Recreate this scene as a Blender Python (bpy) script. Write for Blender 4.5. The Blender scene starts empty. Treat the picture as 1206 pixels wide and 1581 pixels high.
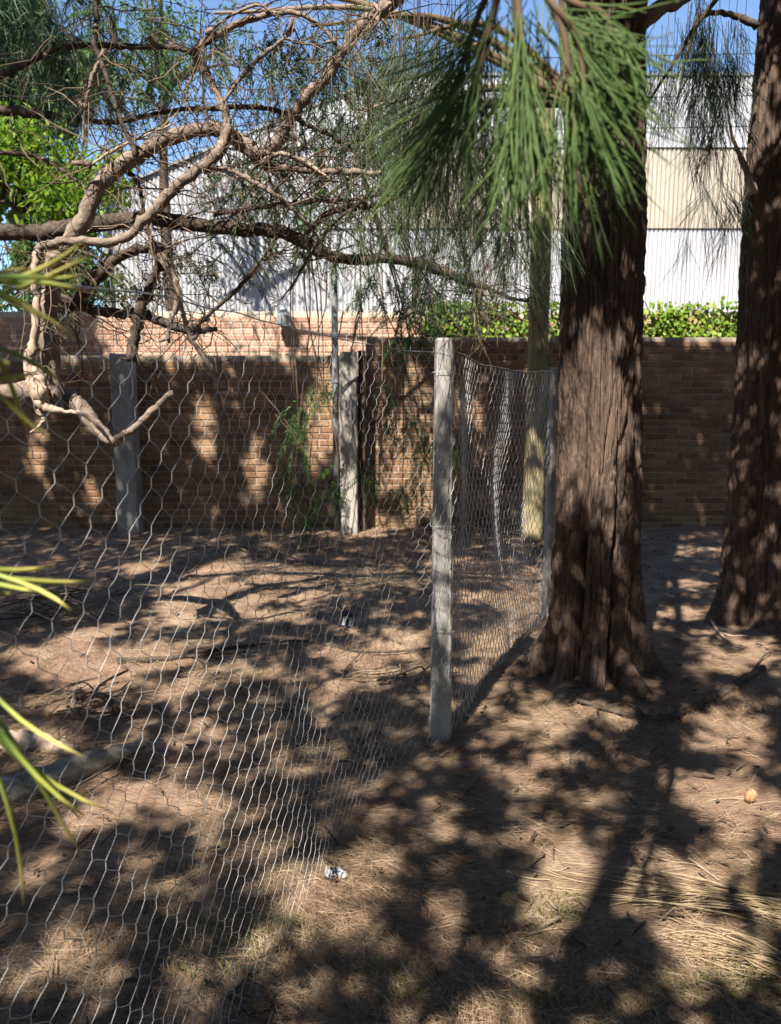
import bpy, math, random
import numpy as np
from mathutils import Vector, noise as mnoise

# ------------------------------------------------------------------ camera, sky, sun, exposure
S = bpy.context.scene
COL = S.collection
F = 1194.0; CX = 603.0; CY = 790.5; CAMH = 1.5; PITCH = math.radians(8.8)
cam_d = bpy.data.cameras.new('camera'); cam = bpy.data.objects.new('camera', cam_d); COL.objects.link(cam)
cam.location = (0, 0, CAMH); cam.rotation_euler = (math.radians(90) - PITCH, 0, 0)
cam_d.sensor_fit = 'HORIZONTAL'; cam_d.sensor_width = 36.0; cam_d.lens = 36.0 * F / 1206.0
cam_d.clip_start = 0.02; cam_d.clip_end = 2000
cam_d.dof.use_dof = True; cam_d.dof.focus_distance = 2.3; cam_d.dof.aperture_fstop = 8.0
S.camera = cam
SUN_EL = math.radians(50); SH = np.array([0.43, 0.903]); SH = SH / np.linalg.norm(SH)   # shadow heading on the ground
KX, KY = SH / math.tan(SUN_EL)                                                          # ground shift per metre of height
w = bpy.data.worlds.new('World'); S.world = w; w.use_nodes = True
nt = w.node_tree; bgn = nt.nodes['Background']; sky = nt.nodes.new('ShaderNodeTexSky')
sky.sky_type = 'NISHITA'; sky.sun_disc = False; sky.sun_elevation = SUN_EL
sky.sun_rotation = math.atan2(-SH[0], -SH[1]); sky.air_density = 1.0; sky.dust_density = 0.3; sky.ozone_density = 4.0; sky.altitude = 300
nt.links.new(sky.outputs[0], bgn.inputs[0]); bgn.inputs[1].default_value = 0.085
sun_d = bpy.data.lights.new('sun', 'SUN'); sun_d.energy = 5.0; sun_d.angle = math.radians(0.5); sun_d.color = (1.0, 0.93, 0.82)
sun = bpy.data.objects.new('sun', sun_d); COL.objects.link(sun)
dv = Vector((SH[0] * math.cos(SUN_EL), SH[1] * math.cos(SUN_EL), -math.sin(SUN_EL)))
sun.rotation_euler = dv.to_track_quat('-Z', 'Y').to_euler(); sun.location = (-4, -8, 12)
S.view_settings.view_transform = 'Standard'; S.view_settings.look = 'None'
S.view_settings.gamma = 1.0; S.view_settings.exposure = 1.5
S.cycles.max_bounces = 6; S.cycles.diffuse_bounces = 3; S.cycles.transparent_max_bounces = 8
S.cycles.sample_clamp_indirect = 6.0
S.cycles.use_denoising = True

# ------------------------------------------------------------------ helpers
R = random.Random(7); NR = np.random.default_rng(11)
sp, cp = math.sin(PITCH), math.cos(PITCH)
def ray(px, py):
    a = (px - CX) / F; b = (CY - py) / F
    return np.array([a, cp + b * sp, -sp + b * cp])
def P(px, py, Y):
    d = ray(px, py); t = Y / d[1]
    return np.array([0, 0, CAMH]) + d * t
def G(px, py, z=0.0):
    d = ray(px, py); t = (z - CAMH) / d[2]
    return np.array([0, 0, CAMH]) + d * t
def proj(x, y, z):
    f_ = y * cp - (z - CAMH) * sp; u_ = y * sp + (z - CAMH) * cp
    return CX + F * x / f_, CY - F * u_ / f_

def gz(x, y):
    """ground height"""
    x = np.asarray(x, float); y = np.asarray(y, float)
    h = 0.018 * np.sin(1.7 * x + 0.6 * y) * np.sin(1.3 * y - 0.5) + 0.012 * np.sin(4.1 * x - 2.3 * y + 1) + 0.006 * np.sin(9 * x + 5 * y) * np.sin(7 * y - 4 * x)
    for (tx, ty, a, r) in ((1.06, 3.96, 0.03, 0.8), (2.5, 4.98, 0.04, 0.8)):
        h = h + a * np.exp(-((x - tx) ** 2 + (y - ty) ** 2) / r ** 2)
    return h

def mesh_np(name, V, Fc, smooth=False):
    V = np.ascontiguousarray(V, np.float32); Fc = np.ascontiguousarray(Fc, np.int32)
    m = bpy.data.meshes.new(name); n, k = Fc.shape
    m.vertices.add(len(V)); m.vertices.foreach_set('co', V.ravel())
    m.loops.add(n * k); m.loops.foreach_set('vertex_index', Fc.ravel())
    m.polygons.add(n); m.polygons.foreach_set('loop_start', np.arange(0, n * k, k, dtype=np.int32))
    try: m.polygons.foreach_set('loop_total', np.full(n, k, np.int32))
    except Exception: pass
    m.polygons.foreach_set('use_smooth', np.full(n, smooth, bool))
    m.update(calc_edges=True)
    return m

class MB:
    def __init__(self): self.V = []; self.Q = []; self.n = 0
    def add(self, V, Q):
        self.V.append(np.asarray(V, float)); self.Q.append(np.asarray(Q, int) + self.n); self.n += len(V); return self
    def tube(self, pts, rad, sides=6, cap=True, jit=0.0):
        p = np.asarray(pts, float); n = len(p); rad = np.broadcast_to(np.asarray(rad, float), (n,))
        t = np.gradient(p, axis=0); t /= np.linalg.norm(t, axis=1)[:, None] + 1e-12
        ref = np.array([0, 0, 1.0]) if abs(t[0][2]) < 0.9 else np.array([1.0, 0, 0])
        u = np.cross(t[0], ref); u /= np.linalg.norm(u); U = [u]
        for i in range(1, n):
            u = u - t[i] * np.dot(u, t[i]); u /= np.linalg.norm(u) + 1e-12; U.append(u)
        U = np.array(U); W = np.cross(t, U)
        a = np.linspace(0, 2 * np.pi, sides, endpoint=False)
        rr = rad[:, None] * (1 + (jit * NR.standard_normal((n, sides)) if jit else 0))
        V = p[:, None, :] + rr[..., None] * (np.cos(a)[None, :, None] * U[:, None, :] + np.sin(a)[None, :, None] * W[:, None, :])
        V = V.reshape(-1, 3)
        i = np.arange(n - 1)[:, None]; j = np.arange(sides)[None, :]; jn = (j + 1) % sides
        Q = np.stack([i * sides + j, i * sides + jn, (i + 1) * sides + jn, (i + 1) * sides + j], -1).reshape(-1, 4)
        if cap:
            V = np.vstack([V, p[:1], p[-1:]]); c0 = n * sides; c1 = c0 + 1
            jj = np.arange(0, sides, 1); jn2 = (jj + 1) % sides
            Q = np.vstack([Q, np.stack([np.full(sides, c0), jn2, jj, jj], -1), np.stack([np.full(sides, c1), (n - 1) * sides + jj, (n - 1) * sides + jn2, (n - 1) * sides + jn2], -1)])
        return self.add(V, Q)
    def box(self, lo, hi, M=None):
        x0, y0, z0 = lo; x1, y1, z1 = hi
        V = np.array([[x0, y0, z0], [x1, y0, z0], [x1, y1, z0], [x0, y1, z0], [x0, y0, z1], [x1, y0, z1], [x1, y1, z1], [x0, y1, z1]], float)
        if M is not None: V = V @ M.T
        return self.add(V, [[0, 3, 2, 1], [4, 5, 6, 7], [0, 1, 5, 4], [1, 2, 6, 5], [2, 3, 7, 6], [3, 0, 4, 7]])
    def mesh(self, name, smooth=False):
        V = np.vstack(self.V); Q = np.vstack(self.Q)
        deg = (Q[:, 2] == Q[:, 3])
        if deg.any():                                   # triangles given as quads with a repeated corner
            m = bpy.data.meshes.new(name)
            Qn, T = Q[~deg], Q[deg][:, :3]
            m.vertices.add(len(V)); m.vertices.foreach_set('co', V.astype(np.float32).ravel())
            li = np.concatenate([Qn.ravel(), T.ravel()]).astype(np.int32)
            m.loops.add(len(li)); m.loops.foreach_set('vertex_index', li)
            ls = np.concatenate([np.arange(len(Qn)) * 4, len(Qn) * 4 + np.arange(len(T)) * 3]).astype(np.int32)
            m.polygons.add(len(ls)); m.polygons.foreach_set('loop_start', ls)
            try: m.polygons.foreach_set('loop_total', np.concatenate([np.full(len(Qn), 4), np.full(len(T), 3)]).astype(np.int32))
            except Exception: pass
            m.polygons.foreach_set('use_smooth', np.full(len(ls), smooth, bool))
            m.update(calc_edges=True); return m
        return mesh_np(name, V, Q, smooth)
    def build(self, name, mat, parent=None, smooth=False):
        return ob(name, self.mesh(name, smooth), mat, parent)

def ob(name, me, mat=None, parent=None):
    o = bpy.data.objects.new(name, me); COL.objects.link(o)
    if mat is not None and me is not None and len(me.materials) == 0: me.materials.append(mat)
    if parent is not None: o.parent = parent
    return o
def empty(name, loc, label, cat, group=None):
    o = bpy.data.objects.new(name, None); COL.objects.link(o); o.location = loc
    return tag(o, label, cat, group)
def tag(o, label=None, cat=None, group=None, kind=None):
    if label: o['label'] = label
    if cat: o['category'] = cat
    if group: o['group'] = group
    if kind: o['kind'] = kind
    return o
def under(root, *parts):
    """parent world-space meshes to an Empty without moving them"""
    for p in parts:
        p.parent = root; p.matrix_parent_inverse.identity(); p.location = Vector(p.location) - Vector(root.location)

def smooth_path(pts, k=6):
    p = np.asarray(pts, float)
    if len(p) < 3:
        t = np.linspace(0, 1, k + 1)[:, None]; return p[0] + (p[1] - p[0]) * t
    q = np.vstack([2 * p[0] - p[1], p, 2 * p[-1] - p[-2]]); out = []
    for i in range(1, len(q) - 2):
        for t in np.linspace(0, 1, k, endpoint=False):
            a, b, c, d = q[i - 1], q[i], q[i + 1], q[i + 2]
            out.append(0.5 * (2 * b + (c - a) * t + (2 * a - 5 * b + 4 * c - d) * t * t + (3 * b - a - 3 * c + d) * t ** 3))
    out.append(p[-1]); return np.array(out)

def strips(P0, D, L, Wd, droop=0.25, seg=2, W=None):
    """many narrow blades: root P0, heading D, length L, width Wd; returns V, Q"""
    n = len(P0); D = D / (np.linalg.norm(D, axis=1)[:, None] + 1e-9)
    if W is None:
        W = np.cross(D, NR.standard_normal((n, 3))); W /= np.linalg.norm(W, axis=1)[:, None] + 1e-9
    ts = np.linspace(0, 1, seg + 1); wf = np.where(ts < 1, 1.0, 0.35) * np.where(ts > 0, 1.0, 0.7)
    if seg == 2: wf = np.array([0.55, 1.0, 0.25])
    V = np.empty((n, seg + 1, 2, 3)); L = np.broadcast_to(L, (n,)); Wd = np.broadcast_to(Wd, (n,))
    for k, t in enumerate(ts):
        c = P0 + D * (L * t)[:, None]; c[:, 2] -= droop * L * t * t
        V[:, k, 0] = c - W * (Wd * 0.5 * wf[k])[:, None]; V[:, k, 1] = c + W * (Wd * 0.5 * wf[k])[:, None]
    b = (np.arange(n) * (seg + 1) * 2)[:, None, None]; k = np.arange(seg)[None, :, None] * 2
    Q = (b + k + np.array([0, 1, 3, 2])[None, None, :]).reshape(-1, 4)
    return V.reshape(-1, 3), Q

def rnd_dir(n, down=0.0):
    v = NR.standard_normal((n, 3)); v[:, 2] -= down; return v / np.linalg.norm(v, axis=1)[:, None]

# ------------------------------------------------------------------ materials
class NT:
    def __init__(self, name):
        self.m = bpy.data.materials.new(name); self.m.use_nodes = True; self.t = self.m.node_tree
        self.b = self.t.nodes['Principled BSDF']; self.b.inputs['Specular IOR Level'].default_value = 0.25
    def n(self, typ, **kw):
        x = self.t.nodes.new(typ)
        for k, v in kw.items():
            if k in ('operation', 'blend_type', 'data_type', 'noise_dimensions', 'feature', 'distance', 'wave_type', 'bands_direction'): setattr(x, k, v)
            else: x.inputs[k].default_value = v
        return x
    def l(self, a, b): self.t.links.new(a, b)
    def coord(self, kind='Object', scale=(1, 1, 1)):
        c = self.n('ShaderNodeTexCoord'); mp = self.n('ShaderNodeMapping'); mp.inputs['Scale'].default_value = scale
        self.l(c.outputs[kind], mp.inputs[0]); return mp.outputs[0]
    def noise(self, vec, scale, detail=4, rough=0.6):
        x = self.n('ShaderNodeTexNoise', Scale=scale, Detail=detail, Roughness=rough)
        if vec is not None: self.l(vec, x.inputs['Vector'])
        return x.outputs['Fac']
    def ramp(self, fac, stops):
        r = self.n('ShaderNodeValToRGB'); e = r.color_ramp.elements
        while len(e) < len(stops): e.new(0.5)
        for i, (p, c) in enumerate(stops): e[i].position = p; e[i].color = (*c, 1)
        self.l(fac, r.inputs[0]); return r.outputs[0]
    def mix(self, fac, a, b, mode='MIX'):
        x = self.n('ShaderNodeMix', data_type='RGBA', blend_type=mode)
        for s, v in ((x.inputs[0], fac), (x.inputs[6], a), (x.inputs[7], b)):
            if hasattr(v, 'is_linked') or hasattr(v, 'links'): self.l(v, s)
            elif isinstance(v, (int, float)): s.default_value = v
            else: s.default_value = (*v, 1)
        return x.outputs[2]
    def bump(self, h, strength=0.5, dist=0.01):
        b = self.n('ShaderNodeBump', Strength=strength, Distance=dist); self.l(h, b.inputs['Height']); self.l(b.outputs[0], self.b.inputs['Normal'])
    def done(self, col, rough=0.85, metal=0.0):
        if hasattr(col, 'links'): self.l(col, self.b.inputs['Base Color'])
        else: self.b.inputs['Base Color'].default_value = (*col, 1)
        if hasattr(rough, 'links'): self.l(rough, self.b.inputs['Roughness'])
        else: self.b.inputs['Roughness'].default_value = rough
        self.b.inputs['Metallic'].default_value = metal; return self.m

def mat_leaf(name, stops, trans=0.35, rough=0.5, coord_scale=1.0):
    t = NT(name); g = t.n('ShaderNodeNewGeometry'); c = t.ramp(g.outputs['Random Per Island'], stops)
    v = t.coord('Object'); nz = t.noise(v, 0.9 * coord_scale, 2)
    c = t.mix(nz, t.mix(1.0, c, (0.65, 0.7, 0.6), 'MULTIPLY'), c)
    t.done(c, rough)
    tr = t.n('ShaderNodeBsdfTranslucent'); t.l(c, tr.inputs[0])
    ms = t.n('ShaderNodeMixShader'); ms.inputs[0].default_value = trans
    t.l(t.b.outputs[0], ms.inputs[1]); t.l(tr.outputs[0], ms.inputs[2]); t.l(ms.outputs[0], t.t.nodes['Material Output'].inputs[0])
    return t.m
def mat_bark(name, dark, light, sc=(14, 14, 2.2), bump=1.0, dist=0.03, accent=None):
    t = NT(name); v = t.coord('Object', sc); n1 = t.noise(v, 2.2, 6, 0.65)
    v2 = t.coord('Object'); n2 = t.noise(v2, 3.0, 4); n3 = t.noise(v2, 60, 3)
    c = t.ramp(n1, [(0.3, dark), (0.5, tuple(0.5 * (a + b) for a, b in zip(dark, light))), (0.72, light)])
    c = t.mix(n2, c, t.mix(1.0, c, accent or (0.8, 0.7, 0.62), 'MULTIPLY'))
    c = t.mix(t.ramp(n3, [(0.35, (0, 0, 0)), (0.7, (0.35, 0.35, 0.35))]), c, (0.2, 0.17, 0.14))
    t.bump(n1, bump, dist); return t.done(c, 0.92)
M = {}
M['trunk'] = mat_bark('rough_red_brown_bark', (0.045, 0.028, 0.021), (0.2, 0.135, 0.102))
M['limb'] = mat_bark('smooth_pinkish_bark', (0.12, 0.085, 0.068), (0.42, 0.33, 0.27), (9, 9, 9), 1.0, 0.015, (0.5, 0.47, 0.45))
M['limb_dark'] = mat_bark('dark_brown_bark', (0.022, 0.016, 0.013), (0.085, 0.062, 0.05), (6, 6, 6), 0.6, 0.008)
M['limb_pale'] = mat_bark('pale_peeled_and_sunlit_wood', (0.32, 0.24, 0.19), (0.55, 0.45, 0.38), (5, 5, 5), 0.4, 0.005)  # peeled wood; also paints sunlight onto a shaded lower limb
M['twig'] = mat_leaf('dry_brown_twig', [(0, (0.07, 0.045, 0.032)), (0.6, (0.15, 0.1, 0.07)), (1, (0.28, 0.21, 0.16))], 0.0, 0.9)
M['drytwig'] = mat_leaf('dry_straw_twig', [(0, (0.25, 0.17, 0.1)), (0.6, (0.4, 0.29, 0.19)), (1, (0.52, 0.42, 0.3))], 0.0, 0.85)
M['needle_crown'] = mat_leaf('dark_green_needle', [(0, (0.02, 0.04, 0.018)), (0.7, (0.045, 0.085, 0.03)), (1, (0.08, 0.12, 0.04))], 0.2)
M['needle_hang'] = mat_leaf('grey_green_needle', [(0, (0.045, 0.07, 0.035)), (0.7, (0.1, 0.15, 0.075)), (1, (0.17, 0.21, 0.1))], 0.35)
M['pepper'] = mat_leaf('fresh_green_leaflet', [(0, (0.035, 0.08, 0.02)), (0.6, (0.07, 0.14, 0.035)), (1, (0.12, 0.2, 0.05))], 0.35)
M['broad'] = mat_leaf('bright_green_leaf', [(0, (0.08, 0.17, 0.015)), (0.6, (0.19, 0.32, 0.025)), (1, (0.33, 0.43, 0.05))], 0.45)
M['ivy'] = mat_leaf('yellow_green_ivy_leaf', [(0, (0.06, 0.13, 0.012)), (0.5, (0.16, 0.26, 0.022)), (0.9, (0.3, 0.38, 0.05)), (1, (0.3, 0.2, 0.08))], 0.35)
M['litter'] = mat_leaf('fallen_brown_needle', [(0, (0.11, 0.06, 0.04)), (0.3, (0.26, 0.155, 0.1)), (0.6, (0.39, 0.265, 0.175)), (0.85, (0.5, 0.37, 0.255)), (1, (0.6, 0.49, 0.36))], 0.1, 0.75)
M['grass'] = mat_leaf('short_green_grass', [(0, (0.1, 0.14, 0.03)), (0.6, (0.18, 0.22, 0.06)), (1, (0.4, 0.36, 0.16))], 0.3)

def m_ground():
    t = NT('needle_littered_soil'); v = t.coord('Object')
    big = t.noise(v, 0.9, 4); mid = t.noise(v, 5.5, 5, 0.65); vs = t.coord('Object', (1, 3.2, 1)); fine = t.noise(vs, 38, 6, 0.7)
    c = t.ramp(mid, [(0.28, (0.11, 0.07, 0.05)), (0.48, (0.32, 0.22, 0.145)), (0.72, (0.5, 0.385, 0.265))])
    c2 = t.ramp(fine, [(0.3, (0.42, 0.37, 0.34)), (0.55, (0.95, 0.95, 0.95)), (0.75, (1.3, 1.25, 1.15))])
    c = t.mix(1.0, c, c2, 'MULTIPLY')
    c = t.mix(t.ramp(big, [(0.42, (0, 0, 0)), (0.65, (0.5, 0.5, 0.5))]), c, (0.28, 0.16, 0.115))
    t.bump(fine, 0.9, 0.02); return t.done(c, 0.95)
M['ground'] = m_ground()

def m_brick(name, stops, mortar=None):
    t = NT(name); oi = t.n('ShaderNodeObjectInfo'); g = t.n('ShaderNodeNewGeometry')
    s = t.n('ShaderNodeMath', operation='ADD'); t.l(oi.outputs['Random'], s.inputs[0]); t.l(g.outputs['Random Per Island'], s.inputs[1])
    fr = t.n('ShaderNodeMath', operation='FRACT'); t.l(s.outputs[0], fr.inputs[0])
    c = t.ramp(fr.outputs[0], stops); pos = g.outputs['Position']
    n = t.noise(pos, 26, 5, 0.7); c = t.mix(1.0, c, t.ramp(n, [(0.3, (0.62, 0.6, 0.58)), (0.7, (1.15, 1.12, 1.08))]), 'MULTIPLY')
    st = t.noise(pos, 1.1, 4); c = t.mix(t.ramp(st, [(0.5, (0, 0, 0)), (0.75, (0.55, 0.55, 0.55))]), c, (0.1, 0.085, 0.06))
    t.bump(n, 0.6, 0.006); return t.done(c, 0.93)
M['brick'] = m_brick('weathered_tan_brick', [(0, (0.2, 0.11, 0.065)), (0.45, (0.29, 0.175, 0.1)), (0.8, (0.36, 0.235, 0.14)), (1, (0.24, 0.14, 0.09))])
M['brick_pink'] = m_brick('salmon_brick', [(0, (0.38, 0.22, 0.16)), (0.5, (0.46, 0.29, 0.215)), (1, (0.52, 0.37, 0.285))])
def m_simple(name, a, b, sc=9, rough=0.9, bump=0.3, dist=0.004, stretch=(1, 1, 1), metal=0.0, stain=None):
    t = NT(name); v = t.coord('Object', stretch); n = t.noise(v, sc, 6, 0.65)
    c = t.ramp(n, [(0.3, a), (0.7, b)])
    if stain:
        s = t.noise(t.coord('Object'), 2.2, 5); c = t.mix(t.ramp(s, [(0.48, (0, 0, 0)), (0.7, (0.7, 0.7, 0.7))]), c, stain)
    f = t.noise(t.coord('Object'), 150, 2); c = t.mix(1.0, c, t.ramp(f, [(0.3, (0.82, 0.82, 0.82)), (0.7, (1.1, 1.1, 1.1))]), 'MULTIPLY')
    if bump: t.bump(n, bump, dist)
    return t.done(c, rough, metal)
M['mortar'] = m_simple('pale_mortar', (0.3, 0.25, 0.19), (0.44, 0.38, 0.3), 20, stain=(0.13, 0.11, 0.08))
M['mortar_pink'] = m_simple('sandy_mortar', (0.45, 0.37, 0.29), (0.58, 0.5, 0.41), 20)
M['concrete'] = m_simple('weathered_grey_concrete', (0.24, 0.23, 0.215), (0.43, 0.415, 0.395), 12, bump=0.5, stretch=(1, 1, 0.25), stain=(0.15, 0.13, 0.12))
M['concrete2'] = m_simple('stained_pale_concrete', (0.27, 0.25, 0.22), (0.44, 0.42, 0.38), 8, bump=0.4, stretch=(1, 1, 0.3), stain=(0.18, 0.16, 0.13))
M['pole_wood'] = m_simple('yellowed_pole_wood', (0.2, 0.16, 0.09), (0.42, 0.35, 0.2), 6, stretch=(6, 6, 0.5), bump=0.6, stain=(0.14, 0.13, 0.07))
M['shade_brown'] = m_simple('dark_brown_shade', (0.05, 0.035, 0.026), (0.1, 0.07, 0.05), 6, stretch=(5, 5, 0.6))  # dark colour that paints the shade beside the pale pier
M['grey_wood'] = m_simple('weathered_grey_log', (0.2, 0.165, 0.13), (0.42, 0.36, 0.3), 5, stretch=(1, 6, 6), bump=0.7, dist=0.01)
M['metal_dark'] = m_simple('dark_painted_pipe', (0.035, 0.035, 0.04), (0.07, 0.07, 0.075), 6, 0.6)
M['metal_grey'] = m_simple('dull_grey_steel', (0.16, 0.17, 0.18), (0.28, 0.29, 0.3), 8, 0.55, metal=0.3)
M['white_sheet'] = m_simple('white_painted_sheet_metal', (0.34, 0.35, 0.375), (0.43, 0.44, 0.465), 1.4, 0.6, bump=0, stain=(0.38, 0.37, 0.37), stretch=(1.5, 1, 0.3))
M['beige_sheet'] = m_simple('yellowed_translucent_sheet', (0.32, 0.285, 0.23), (0.41, 0.37, 0.31), 1.6, 0.6, bump=0, stain=(0.3, 0.26, 0.2), stretch=(1.5, 1, 0.3))
M['blue_grey'] = m_simple('blue_grey_cast_metal', (0.2, 0.25, 0.29), (0.32, 0.38, 0.42), 10, 0.5)
M['black_plastic'] = m_simple('black_plastic', (0.015, 0.016, 0.02), (0.03, 0.032, 0.04), 8, 0.4, bump=0)
M['white_plastic'] = m_simple('bluish_white_plastic', (0.6, 0.65, 0.74), (0.72, 0.76, 0.83), 8, 0.4, bump=0)
M['litter_plastic'] = m_simple('grimy_white_plastic', (0.1, 0.1, 0.12), (0.62, 0.62, 0.65), 30, 0.5)
M['cone'] = m_simple('orange_brown_cone_scale', (0.3, 0.14, 0.07), (0.5, 0.29, 0.17), 40, 0.8)
M['leaf_dry'] = m_simple('rust_orange_dry_leaf', (0.26, 0.11, 0.05), (0.42, 0.2, 0.09), 30, 0.7)
def m_wire():
    t = NT('galvanised_wire'); n = t.noise(t.coord('Object'), 7, 3)
    c = t.ramp(n, [(0.3, (0.34, 0.33, 0.325)), (0.7, (0.62, 0.61, 0.61))]); t.b.inputs['Specular IOR Level'].default_value = 0.6
    return t.done(c, 0.45, 0.3)
M['wire'] = m_wire()
def m_fg():
    t = NT('green_needle_with_yellow_tip'); c = t.n('ShaderNodeTexCoord'); s = t.n('ShaderNodeSeparateXYZ'); t.l(c.outputs['Generated'], s.inputs[0])
    oi = t.n('ShaderNodeObjectInfo'); a = t.n('ShaderNodeMath', operation='MULTIPLY_ADD'); t.l(oi.outputs['Random'], a.inputs[0]); a.inputs[1].default_value = 0.42; t.l(s.outputs[2], a.inputs[2])
    col = t.ramp(a.outputs[0], [(0.0, (0.13, 0.22, 0.06)), (0.45, (0.25, 0.36, 0.09)), (0.85, (0.42, 0.45, 0.1)), (1.0, (0.6, 0.55, 0.16))])
    t.done(col, 0.45); tr = t.n('ShaderNodeBsdfTranslucent'); t.l(col, tr.inputs[0])
    ms = t.n('ShaderNodeMixShader'); ms.inputs[0].default_value = 0.3; t.l(t.b.outputs[0], ms.inputs[1]); t.l(tr.outputs[0], ms.inputs[2])
    t.l(ms.outputs[0], t.t.nodes['Material Output'].inputs[0]); return t.m
M['fg'] = m_fg()
M['fg_green'] = mat_leaf('soft_green_needle', [(0, (0.09, 0.14, 0.05)), (0.6, (0.15, 0.235, 0.08)), (0.9, (0.24, 0.3, 0.1)), (1, (0.36, 0.36, 0.12))], 0.4, 0.6)

# ------------------------------------------------------------------ ground
def build_ground():
    xs = np.unique(np.concatenate([np.linspace(-400, -12, 14), np.linspace(-12, -4, 26), np.linspace(-4, 4.5, 190), np.linspace(4.5, 12, 26), np.linspace(12, 400, 14)]))
    ys = np.unique(np.concatenate([np.linspace(-60, -2, 16), np.linspace(-2, 1, 20), np.linspace(1, 8.6, 190), np.linspace(8.6, 16, 20), np.linspace(16, 900, 14)]))
    X, Y = np.meshgrid(xs, ys); Z = gz(X, Y)
    amp = np.exp(-np.maximum(0, np.hypot(X, Y - 4) - 6) / 3)
    bump_ = np.array([mnoise.noise((x * 5, y * 5, 1.7)) + .5 * mnoise.noise((x * 12, y * 12, 4.0)) for x, y in zip(X.ravel(), Y.ravel())]).reshape(Z.shape); Z = Z * amp + (0.012 * bump_ + 0.004 * NR.standard_normal(Z.shape)) * amp * (np.abs(X) < 6)
    V = np.stack([X, Y, Z], -1).reshape(-1, 3); nx, ny = len(xs), len(ys)
    i, j = np.meshgrid(np.arange(ny - 1), np.arange(nx - 1), indexing='ij'); b = i * nx + j
    Q = np.stack([b, b + 1, b + nx + 1, b + nx], -1).reshape(-1, 4)
    g = ob('ground', mesh_np('ground', V, Q, True), M['ground']); g['kind'] = 'structure'
build_ground()

# ------------------------------------------------------------------ brick walls
def brick_wall(name, x0, x1, yface, thick, ztop, mats, label, px_lo=0, px_hi=1206, zmin=0.0, course=0.0705, blen=0.235):
    root = empty(name, ((x0 + x1) / 2, yface + thick / 2, 0), label, 'wall')
    core = MB().box((x0, yface + 0.007, -0.1), (x1, yface + thick, ztop - 0.006)).build('mortar_bed', mats[1]); under(root, core)
    bm_ = MB(); c = 0.004
    def brick_vq(l, h, d):
        lo = np.array([-l / 2, 0, -h / 2]); hi = np.array([l / 2, d, h / 2])
        V = np.array([[lo[0] + c, 0, lo[2] + c], [hi[0] - c, 0, lo[2] + c], [hi[0] - c, 0, hi[2] - c], [lo[0] + c, 0, hi[2] - c],
                      [lo[0], c, lo[2]], [hi[0], c, lo[2]], [hi[0], c, hi[2]], [lo[0], c, hi[2]],
                      [lo[0], d, lo[2]], [hi[0], d, lo[2]], [hi[0], d, hi[2]], [lo[0], d, hi[2]]])
        Q = [[0, 1, 2, 3], [0, 4, 5, 1], [1, 5, 6, 2], [2, 6, 7, 3], [3, 7, 4, 0], [4, 8, 9, 5], [5, 9, 10, 6], [6, 10, 11, 7], [7, 11, 8, 4]]
        return V, np.array(Q)
    bh = course - 0.013; full = []
    n = int(ztop / course)
    for k in range(n):
        z = k * course + course / 2; off = (k % 2) * blen / 2; x = x0 - off
        while x < x1 - 0.02:
            a, b = max(x, x0), min(x + blen, x1)
            if b - a > 0.05: full.append(((a + b) / 2, z, b - a - 0.012, abs(b - a - blen) < 1e-6))
            x += blen
    cand = []
    for i, (x, z, l, isfull) in enumerate(full):
        px, py = proj(x, yface, z)
        if isfull and z > zmin and px_lo < px < px_hi and 0 < py < 830: cand.append(i)
    R.shuffle(cand); single = set(cand[:290])
    V, Q = brick_vq(blen - 0.012, bh, thick * 0.45); me = mesh_np('brick', V, Q); me.materials.append(mats[0])
    for i, (x, z, l, _) in enumerate(full):
        dy = R.uniform(-0.004, 0.003)
        if i in single:
            o = ob('brick', me); o.location = (x, yface + dy, z); o.rotation_euler = (R.uniform(-.01, .01), R.uniform(-.008, .008), R.uniform(-.01, .01)); under(root, o)
        else:
            v, q = brick_vq(l, bh, thick * 0.45); bm_.add(v + np.array([x, yface + dy, z]), q)
    o = bm_.build('brickwork', mats[0]); o['kind'] = 'stuff'; under(root, o)
    return root
WY = 8.5; WB = 9.5
xs_step = (565 - CX) / F * WY
zl = P(400, 548, WY)[2]; zr = P(1050, 520, WY)[2]
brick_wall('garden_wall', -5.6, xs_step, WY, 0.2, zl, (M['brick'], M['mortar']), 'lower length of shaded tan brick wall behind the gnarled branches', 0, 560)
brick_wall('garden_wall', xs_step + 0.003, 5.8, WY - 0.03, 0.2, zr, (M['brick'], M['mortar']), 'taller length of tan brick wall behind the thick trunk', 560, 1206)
zb = P(400, 480, WB)[2]
brick_wall('boundary_wall', -7.2, 6.4, WB, 0.22, zb, (M['brick_pink'], M['mortar_pink']), 'sunlit salmon brick wall rising behind the shaded garden wall', 0, 700, 1.9)

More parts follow.
